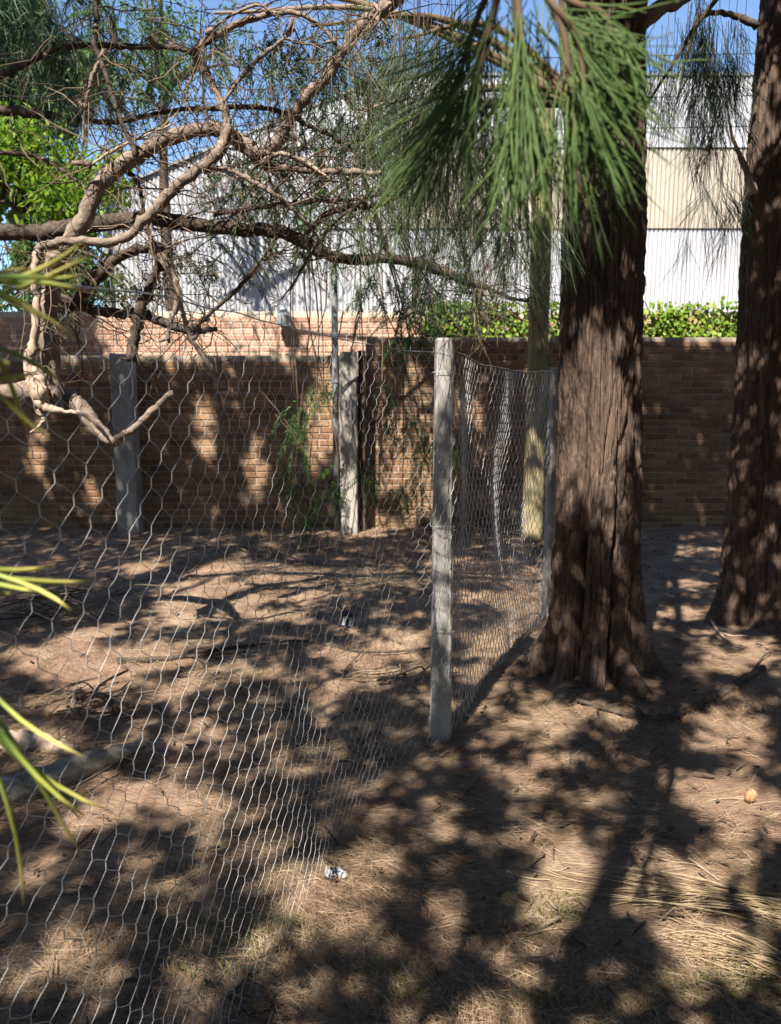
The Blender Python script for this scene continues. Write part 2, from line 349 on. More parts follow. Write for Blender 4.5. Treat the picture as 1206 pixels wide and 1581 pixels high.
# ------------------------------------------------------------------ white corrugated building
def corrugated():
    Y0 = 14.0; root = empty('corrugated_building', (1.5, Y0 + 4, 0), 'white corrugated sheet metal building with a beige band of sheeting', 'building')
    z1, z2, z3 = P(1050, 350, Y0)[2], P(1050, 226, Y0)[2], P(1050, 120, Y0)[2]
    def top(x):
        return np.interp(x, [P(165, 300, Y0)[0], P(540, 145, Y0)[0], P(640, 120, Y0)[0], 30], [P(165, 300, Y0)[2], P(540, 145, Y0)[2], z3, z3])
    xL = P(166, 300, Y0)[0]; wd = 0.84; xs = np.arange(xL, 11, wd)
    rows = [(0.0, z1, 0.0), (z1 - 0.03, z2, -0.03), (z2 - 0.03, 99, -0.06)]
    for ci, x in enumerate(xs):
        for ri, (za, zb_, dy) in enumerate(rows):
            xx = np.linspace(x - 0.03, x + wd, 78); tz = top(xx); hi = np.minimum(zb_, tz)
            if (hi - za).max() < 0.1: continue
            hi = np.maximum(hi, za + 0.01)
            yy = Y0 + dy - 0.004 * (ci % 2) + 0.011 * np.sin(xx * 2 * np.pi / 0.076)
            n = len(xx); V = np.vstack([np.stack([xx, yy, np.full(n, za)], 1), np.stack([xx, yy, hi], 1), np.stack([xx, yy + 0.002, np.full(n, za)], 1), np.stack([xx, yy + 0.002, hi], 1)])
            i = np.arange(n - 1); Q = np.vstack([np.stack([i, i + 1, n + i + 1, n + i], 1), np.stack([2 * n + i + 1, 2 * n + i, 3 * n + i, 3 * n + i + 1], 1), np.stack([i, 2 * n + i, 2 * n + i + 1, i + 1], 1), np.stack([n + i, n + i + 1, 3 * n + i + 1, 3 * n + i], 1)])
            mt = M['beige_sheet'] if (ri == 1 and x > P(560, 300, Y0)[0]) else M['white_sheet']
            o = ob('wall_sheet', mesh_np('wall_sheet', V, Q), mt); under(root, o)
    # body, roof and trim
    xr = xs[-1] + wd; prof = [xL, P(540, 145, Y0)[0], P(640, 120, Y0)[0], xr]
    for a, b in zip(prof[:-1], prof[1:]):
        za, zb2 = float(top(a)), float(top(b)); m = MB()
        m.add([[a, Y0 - 0.09, za + 0.005], [b, Y0 - 0.09, zb2 + 0.005], [b, Y0 + 9, zb2 + 0.4], [a, Y0 + 9, za + 0.4], [a, Y0 - 0.09, za + 0.05], [b, Y0 - 0.09, zb2 + 0.05], [b, Y0 + 9, zb2 + 0.45], [a, Y0 + 9, za + 0.45]],
              [[0, 3, 2, 1], [4, 5, 6, 7], [0, 1, 5, 4], [1, 2, 6, 5], [2, 3, 7, 6], [3, 0, 4, 7]])
        under(root, m.build('roof_sheet', M['metal_grey']))
    under(root, MB().box((xL, Y0 + 0.1, 0), (xr, Y0 + 8.9, float(top(xL)) - 0.05)).build('building_body', M['white_sheet']))
    under(root, MB().box((xL - 0.09, Y0 - 0.1, 0), (xL - 0.002, Y0 + 0.05, float(top(xL)))).build('corner_trim', M['metal_grey']))
corrugated()

# ------------------------------------------------------------------ trunks
def trunk_mesh(name, path, rad, roots, grooves, nth=240, nz=260, bark=0.014, seed=0):
    """path: (z, x, y) control points; rad: (z, r); roots: (angle, reach, width, fall); grooves: (angle, depth, width, z0, z1)"""
    z = np.concatenate([np.linspace(path[0][0], 1.2, nz // 2, endpoint=False), np.linspace(1.2, path[-1][0], nz - nz // 2)])
    px = np.interp(z, [p[0] for p in path], [p[1] for p in path]); py = np.interp(z, [p[0] for p in path], [p[2] for p in path])
    r = np.interp(z, [p[0] for p in rad], [p[1] for p in rad])
    th = np.linspace(0, 2 * np.pi, nth, endpoint=False)
    Z, T = np.meshgrid(z, th, indexing='ij'); Rr = np.repeat(r[:, None], nth, 1)
    def ang(a): return (T - a + np.pi) % (2 * np.pi) - np.pi
    Rr = Rr * (1 + 0.05 * np.sin(3 * T + seed + 0.4 * Z) + 0.035 * np.sin(5 * T - seed * 2 - 0.7 * Z))
    zz = np.maximum(Z, 0)
    for a, reach, wd, fall in roots:
        d = ang(a + 0.12 * np.sin(3 * Z)); Rr = Rr + reach * np.exp(-(d / wd) ** 2) * np.exp(-zz / fall)
    for a, dep, wd, z0, z1 in grooves:
        zc, zh = 0.5 * (z0 + z1), 0.5 * (z1 - z0)
        d = ang(a + 0.06 * np.sin(2.2 * Z + a)); Rr = Rr - dep * np.exp(-(d / wd) ** 2) * np.exp(-np.abs((Z - zc) / zh) ** 4)
    nzv = np.empty_like(Rr)
    for i in range(Z.shape[0]):
        zi = z[i]
        for j in range(nth):
            c, s = math.cos(th[j]), math.sin(th[j])
            a = mnoise.noise((c * 4 + seed, s * 4, zi * 1.1)); b = mnoise.noise((c * 9 + 7 + .5 * a, s * 9 + seed, zi * 1.8)); e = mnoise.noise((c * 22 + .6 * b, s * 22 + seed, zi * 5.5)); g = mnoise.noise((c * 40, s * 40 + seed, zi * 22))
            vd = mnoise.voronoi((c * 6.5 + .25 * e + seed, s * 6.5 + .25 * b, zi * 2.4 + .3 * a))[0]; vs = mnoise.voronoi((c * 15 + .2 * g, s * 15 + seed, zi * 6.5))[0]
            nzv[i, j] = -max(0, .3 - (vd[1] - vd[0])) * 3.2 - max(0, .25 - (vs[1] - vs[0])) * 1.6 + min(.2, abs(e) * 1.5 - .3) * .6 + a * 0.5 + g * 0.3 + .35
    Rr = Rr + bark * nzv
    V = np.stack([px[:, None] + Rr * np.cos(T), py[:, None] + Rr * np.sin(T), Z], -1).reshape(-1, 3)
    i, j = np.meshgrid(np.arange(len(z) - 1), np.arange(nth), indexing='ij'); jn = (j + 1) % nth
    Q = np.stack([i * nth + j, i * nth + jn, (i + 1) * nth + jn, (i + 1) * nth + j], -1).reshape(-1, 4)
    return mesh_np(name, V, Q, True)
rad_ = math.radians
T1 = (1.06, 3.96); T2 = (2.5, 4.98); T3 = (-2.85, 4.4); T4 = (-1.46, -2.3); T5 = (-4.6, -0.6); T6 = (3.4, -1.6)
front_tree = empty('conifer_tree', (*T1, 0), 'thick fluted red-brown trunk with flared roots beside the wire fence', 'tree')
under(front_tree, ob('trunk', trunk_mesh('trunk', [(-0.2, *T1), (1.0, T1[0], T1[1]), (1.8, T1[0] - .025, T1[1]), (3, T1[0] - .035, T1[1] + 0.02), (9, T1[0] - 0.15, T1[1] + 0.1)],
      [(-0.2, .235), (0.3, .218), (1.2, .205), (1.9, .192), (3, .178), (6, .15), (9, .08)],
      [(rad_(-170), .36, .2, .15), (rad_(-135), .16, .2, .2), (rad_(-96), .12, .2, .2), (rad_(-62), .3, .24, .13), (rad_(-15), .22, .22, .2), (rad_(40), .2, .3, .2), (rad_(110), .2, .3, .2), ],
      [(rad_(-119), .12, .1, -.3, 1.15), (rad_(-72), .14, .09, -.1, 1.1), (rad_(-95), .02, .1, .8, 2.6), (rad_(-30), .05, .14, 0, 1.6), (rad_(60), .06, .15, 0, 1.4), (rad_(150), .05, .14, 0, 1.6)],
      nth=420, nz=420, bark=0.024, seed=1.3), M['trunk']))
right_tree = empty('conifer_tree', (*T2, 0), 'dark brown trunk at the edge of the picture with a flared base', 'tree')
under(right_tree, ob('trunk', trunk_mesh('trunk', [(-0.2, *T2), (1.6, T2[0] - 0.03, T2[1]), (2.6, T2[0] - .05, T2[1]), (3.7, T2[0] - .06, T2[1]), (9, T2[0] + 0.1, T2[1])],
      [(-0.2, .31), (0.3, .285), (1.4, .262), (2.6, .25), (3.5, .225), (6, .16), (9, .08)],
      [(rad_(-165), .17, .3, .24), (rad_(-110), .2, .3, .2), (rad_(-60), .16, .3, .2), (rad_(0), .2, .3, .2), (rad_(100), .2, .3, .2)],
      [(rad_(-138), .06, .16, -.1, .9), (rad_(-85), .07, .14, -.1, .8), (rad_(20), .05, .14, 0, 1.6)], nth=360, nz=320, bark=0.022, seed=4.1), M['trunk']))
def plain_tree(name, base, h, r0, label, lean=(0, 0), mat='trunk'):
    root = empty(name, (*base, 0), label, 'tree')
    z = np.linspace(-0.1, h, 26); pts = np.stack([base[0] + lean[0] * z / h + 0.05 * np.sin(z * 1.1), base[1] + lean[1] * z / h + 0.05 * np.cos(z * .9), z], 1)
    r = r0 * (1 - 0.75 * z / h) * (1 + 0.5 * np.exp(-np.maximum(z, 0) / .25))
    under(root, MB().tube(pts, r, 14, True, 0.05).build('trunk', M[mat], None, True)); return root, pts
shade_a, pts_a = plain_tree('conifer_tree', T4, 9.5, 0.095, 'slender conifer standing beside the camera, its yellow-tipped needles reaching into view', (0.0, 0.0))
shade_b, pts_b = plain_tree('conifer_tree', T5, 9.0, 0.15, 'tall conifer outside the picture shading the ground behind the mesh')
shade_c, pts_c = plain_tree('conifer_tree', T6, 9.0, 0.15, 'tall conifer outside the picture shading the open ground')

# ------------------------------------------------------------------ crowns overhead: foliage clumps where the photo's shade falls
LIT_G = [(500, 1062, 40, 12), (420, 1030, 90, 14), (120, 1260, 70, 26), (380, 1255, 45, 20), (520, 915, 60, 10), (170, 1022, 240, 46), (300, 1066, 80, 26), (330, 1135, 50, 20), (90, 1085, 80, 20), (330, 880, 150, 12), (600, 1008, 100, 42), (765, 985, 60, 45), (640, 885, 50, 16), (50, 1150, 110, 40), (250, 1225, 105, 42),
         (420, 1190, 60, 22), (400, 1320, 40, 42), (465, 1455, 85, 62), (120, 1440, 80, 38), (830, 1110, 55, 36), (940, 1130, 48, 46), (1130, 1125, 65, 42),
         (1150, 1235, 95, 62), (950, 1245, 60, 55), (800, 1215, 45, 22), (830, 1290, 55, 30), (890, 1370, 75, 60), (1060, 1470, 70, 55), (800, 1545, 35, 24),
         (1150, 1012, 90, 30), (1040, 950, 40, 12), (570, 1325, 60, 25), (1180, 1420, 50, 35), (1080, 1560, 60, 25), (60, 1330, 60, 25), (330, 1500, 60, 35),
         (840, 1180, 45, 25), (1060, 905, 40, 10), (1050, 850, 45, 10), (430, 950, 70, 14), (250, 960, 60, 9), (700, 1310, 40, 20), (520, 820, 70, 8), (990, 1330, 45, 28)]
DARK_G = [(580, 1232, 95, 48), (880, 1490, 90, 42), (640, 1180, 60, 40), (740, 1400, 70, 40), (1010, 1560, 60, 30), (1120, 1400, 40, 24), (430, 1540, 80, 40), (590, 1400, 50, 40), (690, 1440, 140, 95), (600, 1560, 170, 40), (930, 1545, 70, 45), (545, 1120, 85, 42), (700, 1210, 60, 35), (1000, 1200, 24, 150), (760, 1340, 60, 30), (230, 1335, 80, 32), (250, 1540, 90, 40), (1010, 1010, 60, 45), (620, 930, 70, 18), (120, 930, 120, 22)]
LIT_W = [(500, 640, 42, 90), (630, 680, 84, 145), (545, 680, 22, 130), (60, 700, 18, 70), (130, 760, 14, 50), (395, 720, 26, 60), (320, 660, 18, 40), (740, 640, 26, 70), (1020, 770, 16, 30), (700, 590, 30, 40)]
LIT_US = [(1.62, 8.15, .2, .32), (1.5, 7.8, .15, .2), (0.24, 1.6, .24, .17), (.86, 2.2, .17, .15), (.74, 2.3, .15, .14), (-1.3, 5.25, .35, .25), (-.05, 8.5, .25, .22), (-.3, 8.1, .25, .25), (1.42, 4.8, .12, .3), (1.62, 5.0, .07, .25), (.34, 3.55, .1, .14), (.5, 3.9, .11, .16), (.68, 4.27, .11, .16), (.81, 4.53, .11, .13), (-.16, 2.2, .14, .16), (.02, 2.55, .08, .12), (1.0, 5.0, .28, .42), (.75, 6.6, .5, .36), (-.7, 5.9, .55, .4), (.95, 4.8, .16, .3), (-.3, 6.2, .95, .36), (-1.2, 5.7, .5, .5),
          (-.3, 2.2, .12, .16), (.9, 5.6, .35, .3), (1.15, 6.1, .3, .4)]
def litness(u, s):
    best = 0.0
    if s < 8.4:
        px, py = proj(u, s, 0.0)
        for (cx, cy, rx, ry) in LIT_G:
            d = ((px - cx) / rx) ** 2 + ((py - cy) / ry) ** 2
            if d < 4: best = max(best, math.exp(-d * 0.7))
        for (cx, cy, rx, ry) in DARK_G:
            if ((px - cx) / rx) ** 2 + ((py - cy) / ry) ** 2 < 1: best *= .3
    if s > 8.4:
        h = (s - WY) / KY; px, py = proj(u - KX * h, WY, h)
        for (cx, cy, rx, ry) in LIT_W:
            d = ((px - cx) / rx) ** 2 + ((py - cy) / ry) ** 2
            if d < 4: best = max(best, math.exp(-d * 0.7))
    for (cu, cs, ru, rs) in LIT_US:
        d = ((u - cu) / ru) ** 2 + ((s - cs) / rs) ** 2
        if d < 4: best = max(best, 1.4 * math.exp(-d * 0.7))
    return best
def crowns():
    trees = [(front_tree, T1), (shade_a, T4), (shade_b, T5), (shade_c, T6)]
    cl = {i: [] for i in range(len(trees))}
    st = 0.13; s_end = WY + KY * (zr - 0.1)
    cells = [(u, s) for u in np.arange(-5.2, 6.2, st) for s in np.arange(0.2, s_end, st)] + [(u, s) for u in np.arange(-6.2, -2.7, st) for s in np.arange(10.75, 11.7, st)]
    for u, s in cells:
        if True:
            uu = u + R.uniform(-.07, .07); ss = s + R.uniform(-.07, .07)
            hgt = (ss - WY) / KY
            if WY < ss < 10.6 and hgt > (zl if uu - KX * hgt < xs_step else zr) - 0.05: continue
            nse = mnoise.noise((uu * 1.1, ss * 1.1, 3.3))
            if ss < 10.6 and litness(uu, ss) + 0.42 * mnoise.noise((uu * 4.5, ss * 4.5, 1.0)) > 0.56 + (.6 if R.random() < .05 else 0): continue
            if nse > 0.6 and ss < 8: continue
            lo = 3.9 + 0.55 * max(0.0, ss - 5.5)
            H = lo + 1.6 * (0.5 + 0.5 * mnoise.noise((uu * 0.6, ss * 0.6, 9.0))) + R.uniform(-.3, .3)
            p = np.array([uu - KX * H, ss - KY * H, H])
            k = min(range(len(trees)), key=lambda i: (p[0] - trees[i][1][0]) ** 2 + (p[1] - trees[i][1][1]) ** 2)
            cl[k].append(p)
    for k, (root, base) in enumerate(trees):
        c = np.array(cl[k])
        if len(c) == 0: continue
        n = 34; P0 = np.repeat(c, n, 0) + NR.normal(0, 0.045, (len(c) * n, 3)) * np.array([1, 1, 0.8])
        big = np.where(P0[:, 1] + KY * P0[:, 2] > 8.2, 1.3, 1.0); V, Q = strips(P0, rnd_dir(len(P0), 0.5), NR.uniform(.06, .12, len(P0)) * big, NR.uniform(.03, .046, len(P0)) * big, 0.3)
        o = ob('foliage', mesh_np('foliage', V, Q), M['needle_crown']); o['kind'] = 'stuff'; under(root, o)
        m = MB(); hub = []
        idx = R.sample(range(len(c)), min(len(c), 26))
        for i in idx:
            e = c[i]; z0 = max(3.4, e[2] - 0.55 * math.hypot(e[0] - base[0], e[1] - base[1]) - 0.3); z0 = min(z0, 8.4)
            a = np.array([base[0], base[1], z0]); mid = 0.5 * (a + e) + np.array([R.uniform(-.2, .2), R.uniform(-.2, .2), 0.25])
            if (k == 0 and e[1] > 4.4) or (k == 1 and len(hub) > 7): continue
            hub.append(i)
            L = np.linalg.norm(e - a); pp = smooth_path([a, mid, e], 7); m.tube(pp, np.linspace(0.008 + 0.005 * L, 0.005, len(pp)), 6, False)
        if m.n: under(root, m.build('branches', M['limb_dark'], None, True))
crowns()

# unseen trees added behind and beside the camera to dim the sky light
def grove():
    spots = [((-9.5, 4.5), 'added broad conifer outside the picture beyond the mesh'), ((-8.5, -3.5), 'added conifer outside the picture behind the mesh corner'), ((-3.0, -7.5), 'added conifer outside the picture farthest behind the camera'),
             ((3.2, -7.0), 'added conifer outside the picture behind the open ground'), ((8.0, -2.5), 'added conifer outside the picture flanking the open ground'), ((8.5, 4.0), 'added conifer outside the picture beyond the edge trunk')]
    for (x, y), lab in spots:
        root, _ = plain_tree('conifer_tree', (x, y), 8.4, .17, lab); n = 7500
        c = np.stack([NR.uniform(-2.7, 2.7, 150) + x, NR.uniform(-2.7, 2.7, 150) + y, NR.uniform(1.0, 8.4, 150)], 1)
        c = c[(c[:, 0] < -6.9) | (c[:, 0] > 5.6) | (c[:, 1] < -5.0)]
        P0 = c[NR.integers(0, len(c), n)] + NR.normal(0, .3, (n, 3)); V, Q = strips(P0, rnd_dir(n, .5), NR.uniform(.3, .6, n), NR.uniform(.07, .13, n), .3)
        o = ob('foliage', mesh_np('foliage', V, Q), M['needle_crown']); o['kind'] = 'stuff'; under(root, o)
        m = MB()
        for e in c[:18]: a = np.array([x, y, max(.8, e[2] - .6)]); m.tube(smooth_path([a, .5 * (a + e) + np.array([0, 0, .1]), e], 4), np.linspace(.05, .012, 9), 5, False)
        under(root, m.build('branches', M['limb_dark']))
grove()

# ------------------------------------------------------------------ limbs traced in the photo (x, y, width in px) at a given distance
def limb(root, pts, Y, mat, name='limb', k=7, sides=12, jit=0.03, wob=0.004):
    Ys = np.interp(np.linspace(0, 1, len(pts)), np.linspace(0, 1, len(Y)), Y) if isinstance(Y, (list, tuple)) else np.full(len(pts), Y)
    ctrl = np.array([P(x, y, yy) for (x, y, w_), yy in zip(pts, Ys)]); rr = np.array([[w_ * 0.385 * yy / F, 0, 0] for (x, y, w_), yy in zip(pts, Ys)])
    p = smooth_path(ctrl, k); r = np.maximum(smooth_path(rr, k)[:, 0], 0.0015) if len(pts) > 2 else np.linspace(rr[0][0], rr[-1][0], len(p))
    p = p + NR.normal(0, 1, p.shape) * (wob * np.minimum(1, r / 0.02))[:, None]; lf = np.array([mnoise.noise((i * .33, w0_, 3.0)) for w0_ in [pts[0][0] * .37] for i in range(len(r))]); r = r * (1 + 0.04 * NR.standard_normal(len(r)) + .16 * lf)
    o = MB().tube(p, r, sides, True, jit).build(name, M[mat], None, True); under(root, o); return p
gn = empty('gnarled_tree', (*T3, 0), 'sprawling tree with pinkish curved limbs and a tangle of bare twigs behind the mesh', 'tree')
z = np.linspace(-.1, 4.6, 24)
under(gn, MB().tube(np.stack([T3[0] + .12 * np.sin(z), T3[1] + .08 * np.sin(1.4 * z), z], 1), np.interp(z, [-.1, .3, 3, 4.6], [.26, .18, .14, .08]), 16, True, .04).build('trunk', M['limb_dark'], None, True))
LP = []
LP += [limb(gn, [(84, 640, 44), (78, 560, 36), (74, 490, 34), (80, 440, 36), (90, 395, 33), (123, 351, 32), (149, 291, 30), (179, 261, 29), (213, 239, 29), (254, 216, 27), (298, 203, 26), (336, 201, 28), (366, 216, 28), (395, 238, 30), (404, 246, 24)], [4.15, 4.25], 'limb')]
LP += [limb(gn, [(398, 243, 24), (425, 224, 23), (447, 187, 22), (469, 153, 22), (499, 127, 20), (525, 86, 20), (551, 48, 20), (574, 26, 24), (600, 8, 26), (650, -40, 24), (720, -90, 10)], [4.25, 4.1], 'limb')]
LP += [limb(gn, [(396, 242, 20), (412, 256, 17), (450, 260, 14), (507, 264, 13), (560, 266, 11), (590, 268, 9)], [4.25, 4.2], 'limb')]
LP += [limb(gn, [(404, 250, 10), (430, 238, 9), (460, 245, 8), (490, 262, 6), (513, 280, 4)], 4.2, 'limb_pale')]
LP += [limb(gn, [(70, 640, 30), (56, 600, 27), (46, 560, 24), (54, 520, 17), (56, 460, 15), (54, 420, 15), (56, 392, 16)], 4.05, 'limb_pale')]  # pale colour stands in for sunlight on this shaded limb
LP += [limb(gn, [(55, 398, 16), (60, 386, 17), (72, 378, 18), (105, 372, 16), (187, 369, 18), (239, 321, 20), (276, 284, 20), (317, 254, 20), (342, 230, 22), (350, 200, 16), (349, 180, 15), (336, 149, 16), (313, 104, 14), (299, 80, 16)], [4.05, 4.2], 'limb')]
LP += [limb(gn, [(299, 80, 13), (321, 63, 12), (358, 41, 12), (410, 24, 11), (450, 20, 10), (477, 28, 8), (507, 52, 7), (529, 82, 7)], 4.15, 'limb')]
LP += [limb(gn, [(299, 80, 11), (276, 75, 10), (194, 71, 10), (149, 71, 11), (104, 71, 10), (75, 80, 11), (34, 101, 12), (0, 116, 14), (-110, 160, 18)], [4.15, 4.4], 'limb_dark')]
LP += [limb(gn, [(150, -30, 8), (149, 10, 9), (147, 67, 10), (160, 104, 8), (179, 164, 9), (201, 216, 9), (209, 240, 9)], 4.1, 'limb_dark')]
LP += [limb(gn, [(160, 76, 7), (142, 123, 8), (131, 175, 5), (128, 224, 4)], 4.1, 'limb')]
LP += [limb(gn, [(-120, 350, 40), (0, 360, 32), (60, 358, 30), (112, 351, 30), (224, 338, 30), (299, 347, 28), (373, 354, 26), (443, 362, 24), (499, 390, 22), (540, 400, 20), (600, 400, 20), (660, 410, 20), (710, 430, 19), (745, 443, 18)], [4.4, 4.5], 'limb_dark')]
LP += [limb(gn, [(742, 440, 16), (740, 462, 13), (748, 488, 10), (762, 506, 5)], 4.5, 'limb_dark')]
LP += [limb(gn, [(645, 408, 12), (644, 440, 10), (637, 472, 9), (634, 482, 5)], 4.5, 'limb_dark')]
LP += [limb(gn, [(738, 440, 8), (770, 452, 7), (800, 463, 5), (830, 466, 3)], 4.5, 'limb_dark')]
LP += [limb(gn, [(80, 455, 18), (149, 480, 18), (205, 484, 19), (254, 497, 18), (291, 510, 15), (336, 508, 8)], 4.35, 'limb_dark')]
LP += [limb(gn, [(248, 395, 14), (242, 417, 16), (220, 470, 21), (207, 525, 22), (203, 553, 22)], 4.3, 'limb_dark')]
LP += [limb(gn, [(105, 480, 14), (140, 440, 22), (170, 405, 22), (215, 385, 18), (250, 380, 16)], 4.3, 'limb_dark')]
LP += [limb(gn, [(236, 375, 14), (258, 412, 16), (276, 450, 13), (262, 500, 8), (260, 530, 5)], 4.2, 'limb')]
LP += [limb(gn, [(278, 455, 8), (285, 490, 9), (296, 525, 10), (325, 566, 11), (334, 600, 12), (340, 640, 12), (347, 680, 9), (358, 722, 4)], 4.0, 'limb')]
LP += [limb(gn, [(334, 606, 8), (352, 607, 8), (372, 608, 6), (385, 608, 5)], 4.0, 'limb_pale')]
LP += [limb(gn, [(-110, 606, 44), (0, 606, 38), (49, 604, 36), (97, 612, 40), (123, 630, 36), (150, 660, 28), (172, 684, 18), (182, 684, 9)], [4.4, 4.1], 'limb')]
LP += [limb(gn, [(168, 684, 12), (190, 672, 14), (209, 660, 14), (239, 632, 14), (266, 606, 12)], 4.1, 'limb')]
LP += [limb(gn, [(60, 570, 26), (62, 600, 30), (66, 625, 26), (95, 634, 10), (130, 640, 9), (160, 668, 7), (172, 685, 4)], 3.99, 'limb_pale')]
LP += [limb(gn, [(60, 632, 13), (68, 648, 9), (58, 660, 5), (46, 668, 3)], 4.0, 'limb_pale')]
LP += [limb(gn, [(-100, 165, 22), (0, 170, 18), (60, 176, 16), (100, 182, 10), (180, 188, 9), (260, 172, 8), (340, 166, 9), (420, 168, 9), (470, 190, 8), (520, 215, 7), (580, 262, 5)], [4.4, 4.4], 'limb_dark')]
LP += [limb(gn, [(-60, 228, 10), (0, 236, 8), (50, 240, 8), (90, 258, 7), (120, 280, 5)], 4.4, 'limb_dark')]
LP += [limb(gn, [(345, 158, 7), (365, 130, 7), (395, 95, 8), (430, 66, 7), (455, 45, 5)], 4.1, 'limb')]
LP += [limb(gn, [(305, 75, 6), (330, 45, 5), (360, 22, 5), (400, 8, 5), (430, 28, 4)], 4.1, 'limb')]
LP += [limb(gn, [(310, 264, 9), (350, 262, 9), (390, 280, 10), (430, 305, 9), (470, 340, 6), (500, 380, 4)], 4.15, 'limb')]
LP += [limb(gn, [(330, 330, 10), (400, 320, 8), (470, 312, 8), (540, 308, 7), (590, 300, 6), (640, 280, 4)], 4.4, 'limb_dark')]
LP += [limb(gn, [(470, 365, 8), (500, 335, 12), (540, 320, 14), (580, 318, 11), (620, 300, 8)], 4.45, 'limb_dark')]
LP += [limb(gn, [(136, 258, 3), (170, 235, 6), (210, 215, 5), (270, 190, 3)], 4.1, 'limb_pale')]
LP += [limb(gn, [(190, 261, 8), (215, 285, 8), (222, 330, 7), (235, 380, 9), (250, 420, 8)], 4.25, 'limb_dark')]
LP += [limb(gn, [(560, 50, 7), (580, 35, 9), (586, 20, 7), (578, 5, 4)], 4.05, 'limb_pale')]
LP += [limb(gn, [(556, 176, 3), (590, 160, 5), (620, 152, 4)], 4.3, 'limb_pale')]
LP += [limb(gn, [(536, 95, 5), (548, 130, 5), (556, 170, 4), (568, 225, 4)], 4.3, 'limb_pale')]
LP += [limb(gn, [(300, 508, 5), (340, 470, 8), (372, 440, 9), (400, 405, 6), (420, 380, 4)], 4.35, 'limb_dark')]
LP += [limb(gn, [(435, 462, 3), (458, 430, 5), (480, 390, 6), (520, 340, 7), (560, 310, 6)], 4.3, 'limb_dark')]
def tangle():
    """bare twigs growing out of the limbs"""
    m = MB(); n = 0
    pool = [q for q in LP for _ in range(max(1, len(q) // 6))]
    for i in range(1000):
        q = R.choice(pool); p = q[R.randrange(len(q))].copy(); px, py = proj(*p)
        if py > 600 or (px < 60 and R.random() < .6): continue
        d = np.array([R.gauss(0.25, 1), R.gauss(0, .5), R.gauss(-0.15, .8)]); d /= np.linalg.norm(d)
        L = R.uniform(.12, .6) if py < 480 else R.uniform(.08, .3); pts = [p]
        for k in range(6):
            d = d + np.array([R.gauss(0, .28), R.gauss(0, .2), R.gauss(-.06, .28)]); d /= np.linalg.norm(d); pts.append(pts[-1] + d * L / 6)
        r0 = R.choice([.002, .0025, .003, .0045]); m.tube(np.array(pts), np.linspace(r0, r0 * .5, 7), 4, False)
        if R.random() < .7:
            for k in (2, 4):
                d2 = d + np.array([R.gauss(0, .8), R.gauss(0, .4), R.gauss(-.2, .7)]); d2 /= np.linalg.norm(d2)
                a = pts[k]; m.tube(np.array([a, a + d2 * L * .25 + [0, 0, .01], a + d2 * L * .5 - [0, 0, .02]]), [r0 * .7, r0 * .6, r0 * .35], 3, False)
    o = m.build('twigs', M['twig']); o['kind'] = 'stuff'; under(gn, o)
    # broken stubs and knots on the limbs
    for q in LP:
        for k in range(max(1, len(q) // 20)):
            i = R.randrange(1, len(q) - 1); p = q[i]; d = np.array([R.gauss(0, 1), R.gauss(-.3, .6), R.gauss(0, 1)]); d /= np.linalg.norm(d); l = R.uniform(.03, .09); r = R.uniform(.006, .014)
            under(gn, MB().tube(np.array([p, p + d * l * .5, p + d * l + NR.normal(0, .008, 3)]), [r * 1.5, r, r * .8], 7, True, .1).build('broken_stub', M['limb'], None, True))
tangle()

# ------------------------------------------------------------------ leaf builders
def pinnate(starts, dirs, L, leaf=(0.035, 0.06), lw=0.0075, step=0.013, droop=0.5):
    """feathery drooping sprigs: a rachis with paired narrow leaflets"""
    Vs, Qs, n = [], [], 0; m = MB()
    for p, d, l in zip(starts, dirs, L):
        k = max(4, int(l / step)); t = np.linspace(0, 1, k); d = d / np.linalg.norm(d)
        c = p + d * (l * t)[:, None]; c[:, 2] -= droop * l * t * t
        tan = np.gradient(c, axis=0); tan /= np.linalg.norm(tan, axis=1)[:, None]
        side = np.cross(tan, NR.standard_normal(3)); side /= np.linalg.norm(side, axis=1)[:, None]
        P0 = np.vstack([c, c]); D = np.vstack([side + tan * .8, -side + tan * .8]) + NR.normal(0, .25, (2 * k, 3))
        le = NR.uniform(*leaf, 2 * k) * np.tile(np.sin(np.pi * (0.15 + 0.8 * t)), 2)
        V, Q = strips(P0, D, le, lw * NR.uniform(.7, 1.2, 2 * k), 0.25)
        Vs.append(V); Qs.append(Q + n); n += len(V)
        m.tube(c[::max(1, k // 5)], 0.0013, 3, False)
    V2 = np.vstack(m.V); Vs.append(V2); Qs.append(np.vstack(m.Q) + n)
    return np.vstack(Vs), np.vstack(Qs)
def sprigs_at(px, py, rx, ry, Y, n, L=(.12, .3), dep=.35, down=.8, **kw):
    st, ds, ls = [], [], []
    for i in range(n):
        a = R.uniform(0, 2 * math.pi); r = math.sqrt(R.random())
        st.append(P(px + rx * r * math.cos(a), py + ry * r * math.sin(a), Y + R.uniform(-dep, dep))); ds.append(np.array([R.gauss(0, .7), R.gauss(0, .6), R.gauss(-down, .5)])); ls.append(R.uniform(*L))
    return pinnate(st, ds, ls, **kw)
def join_vq(lst):
    Vs, Qs, n = [], [], 0
    for V, Q in lst: Vs.append(V); Qs.append(Q + n); n += len(V)
    return np.vstack(Vs), np.vstack(Qs)

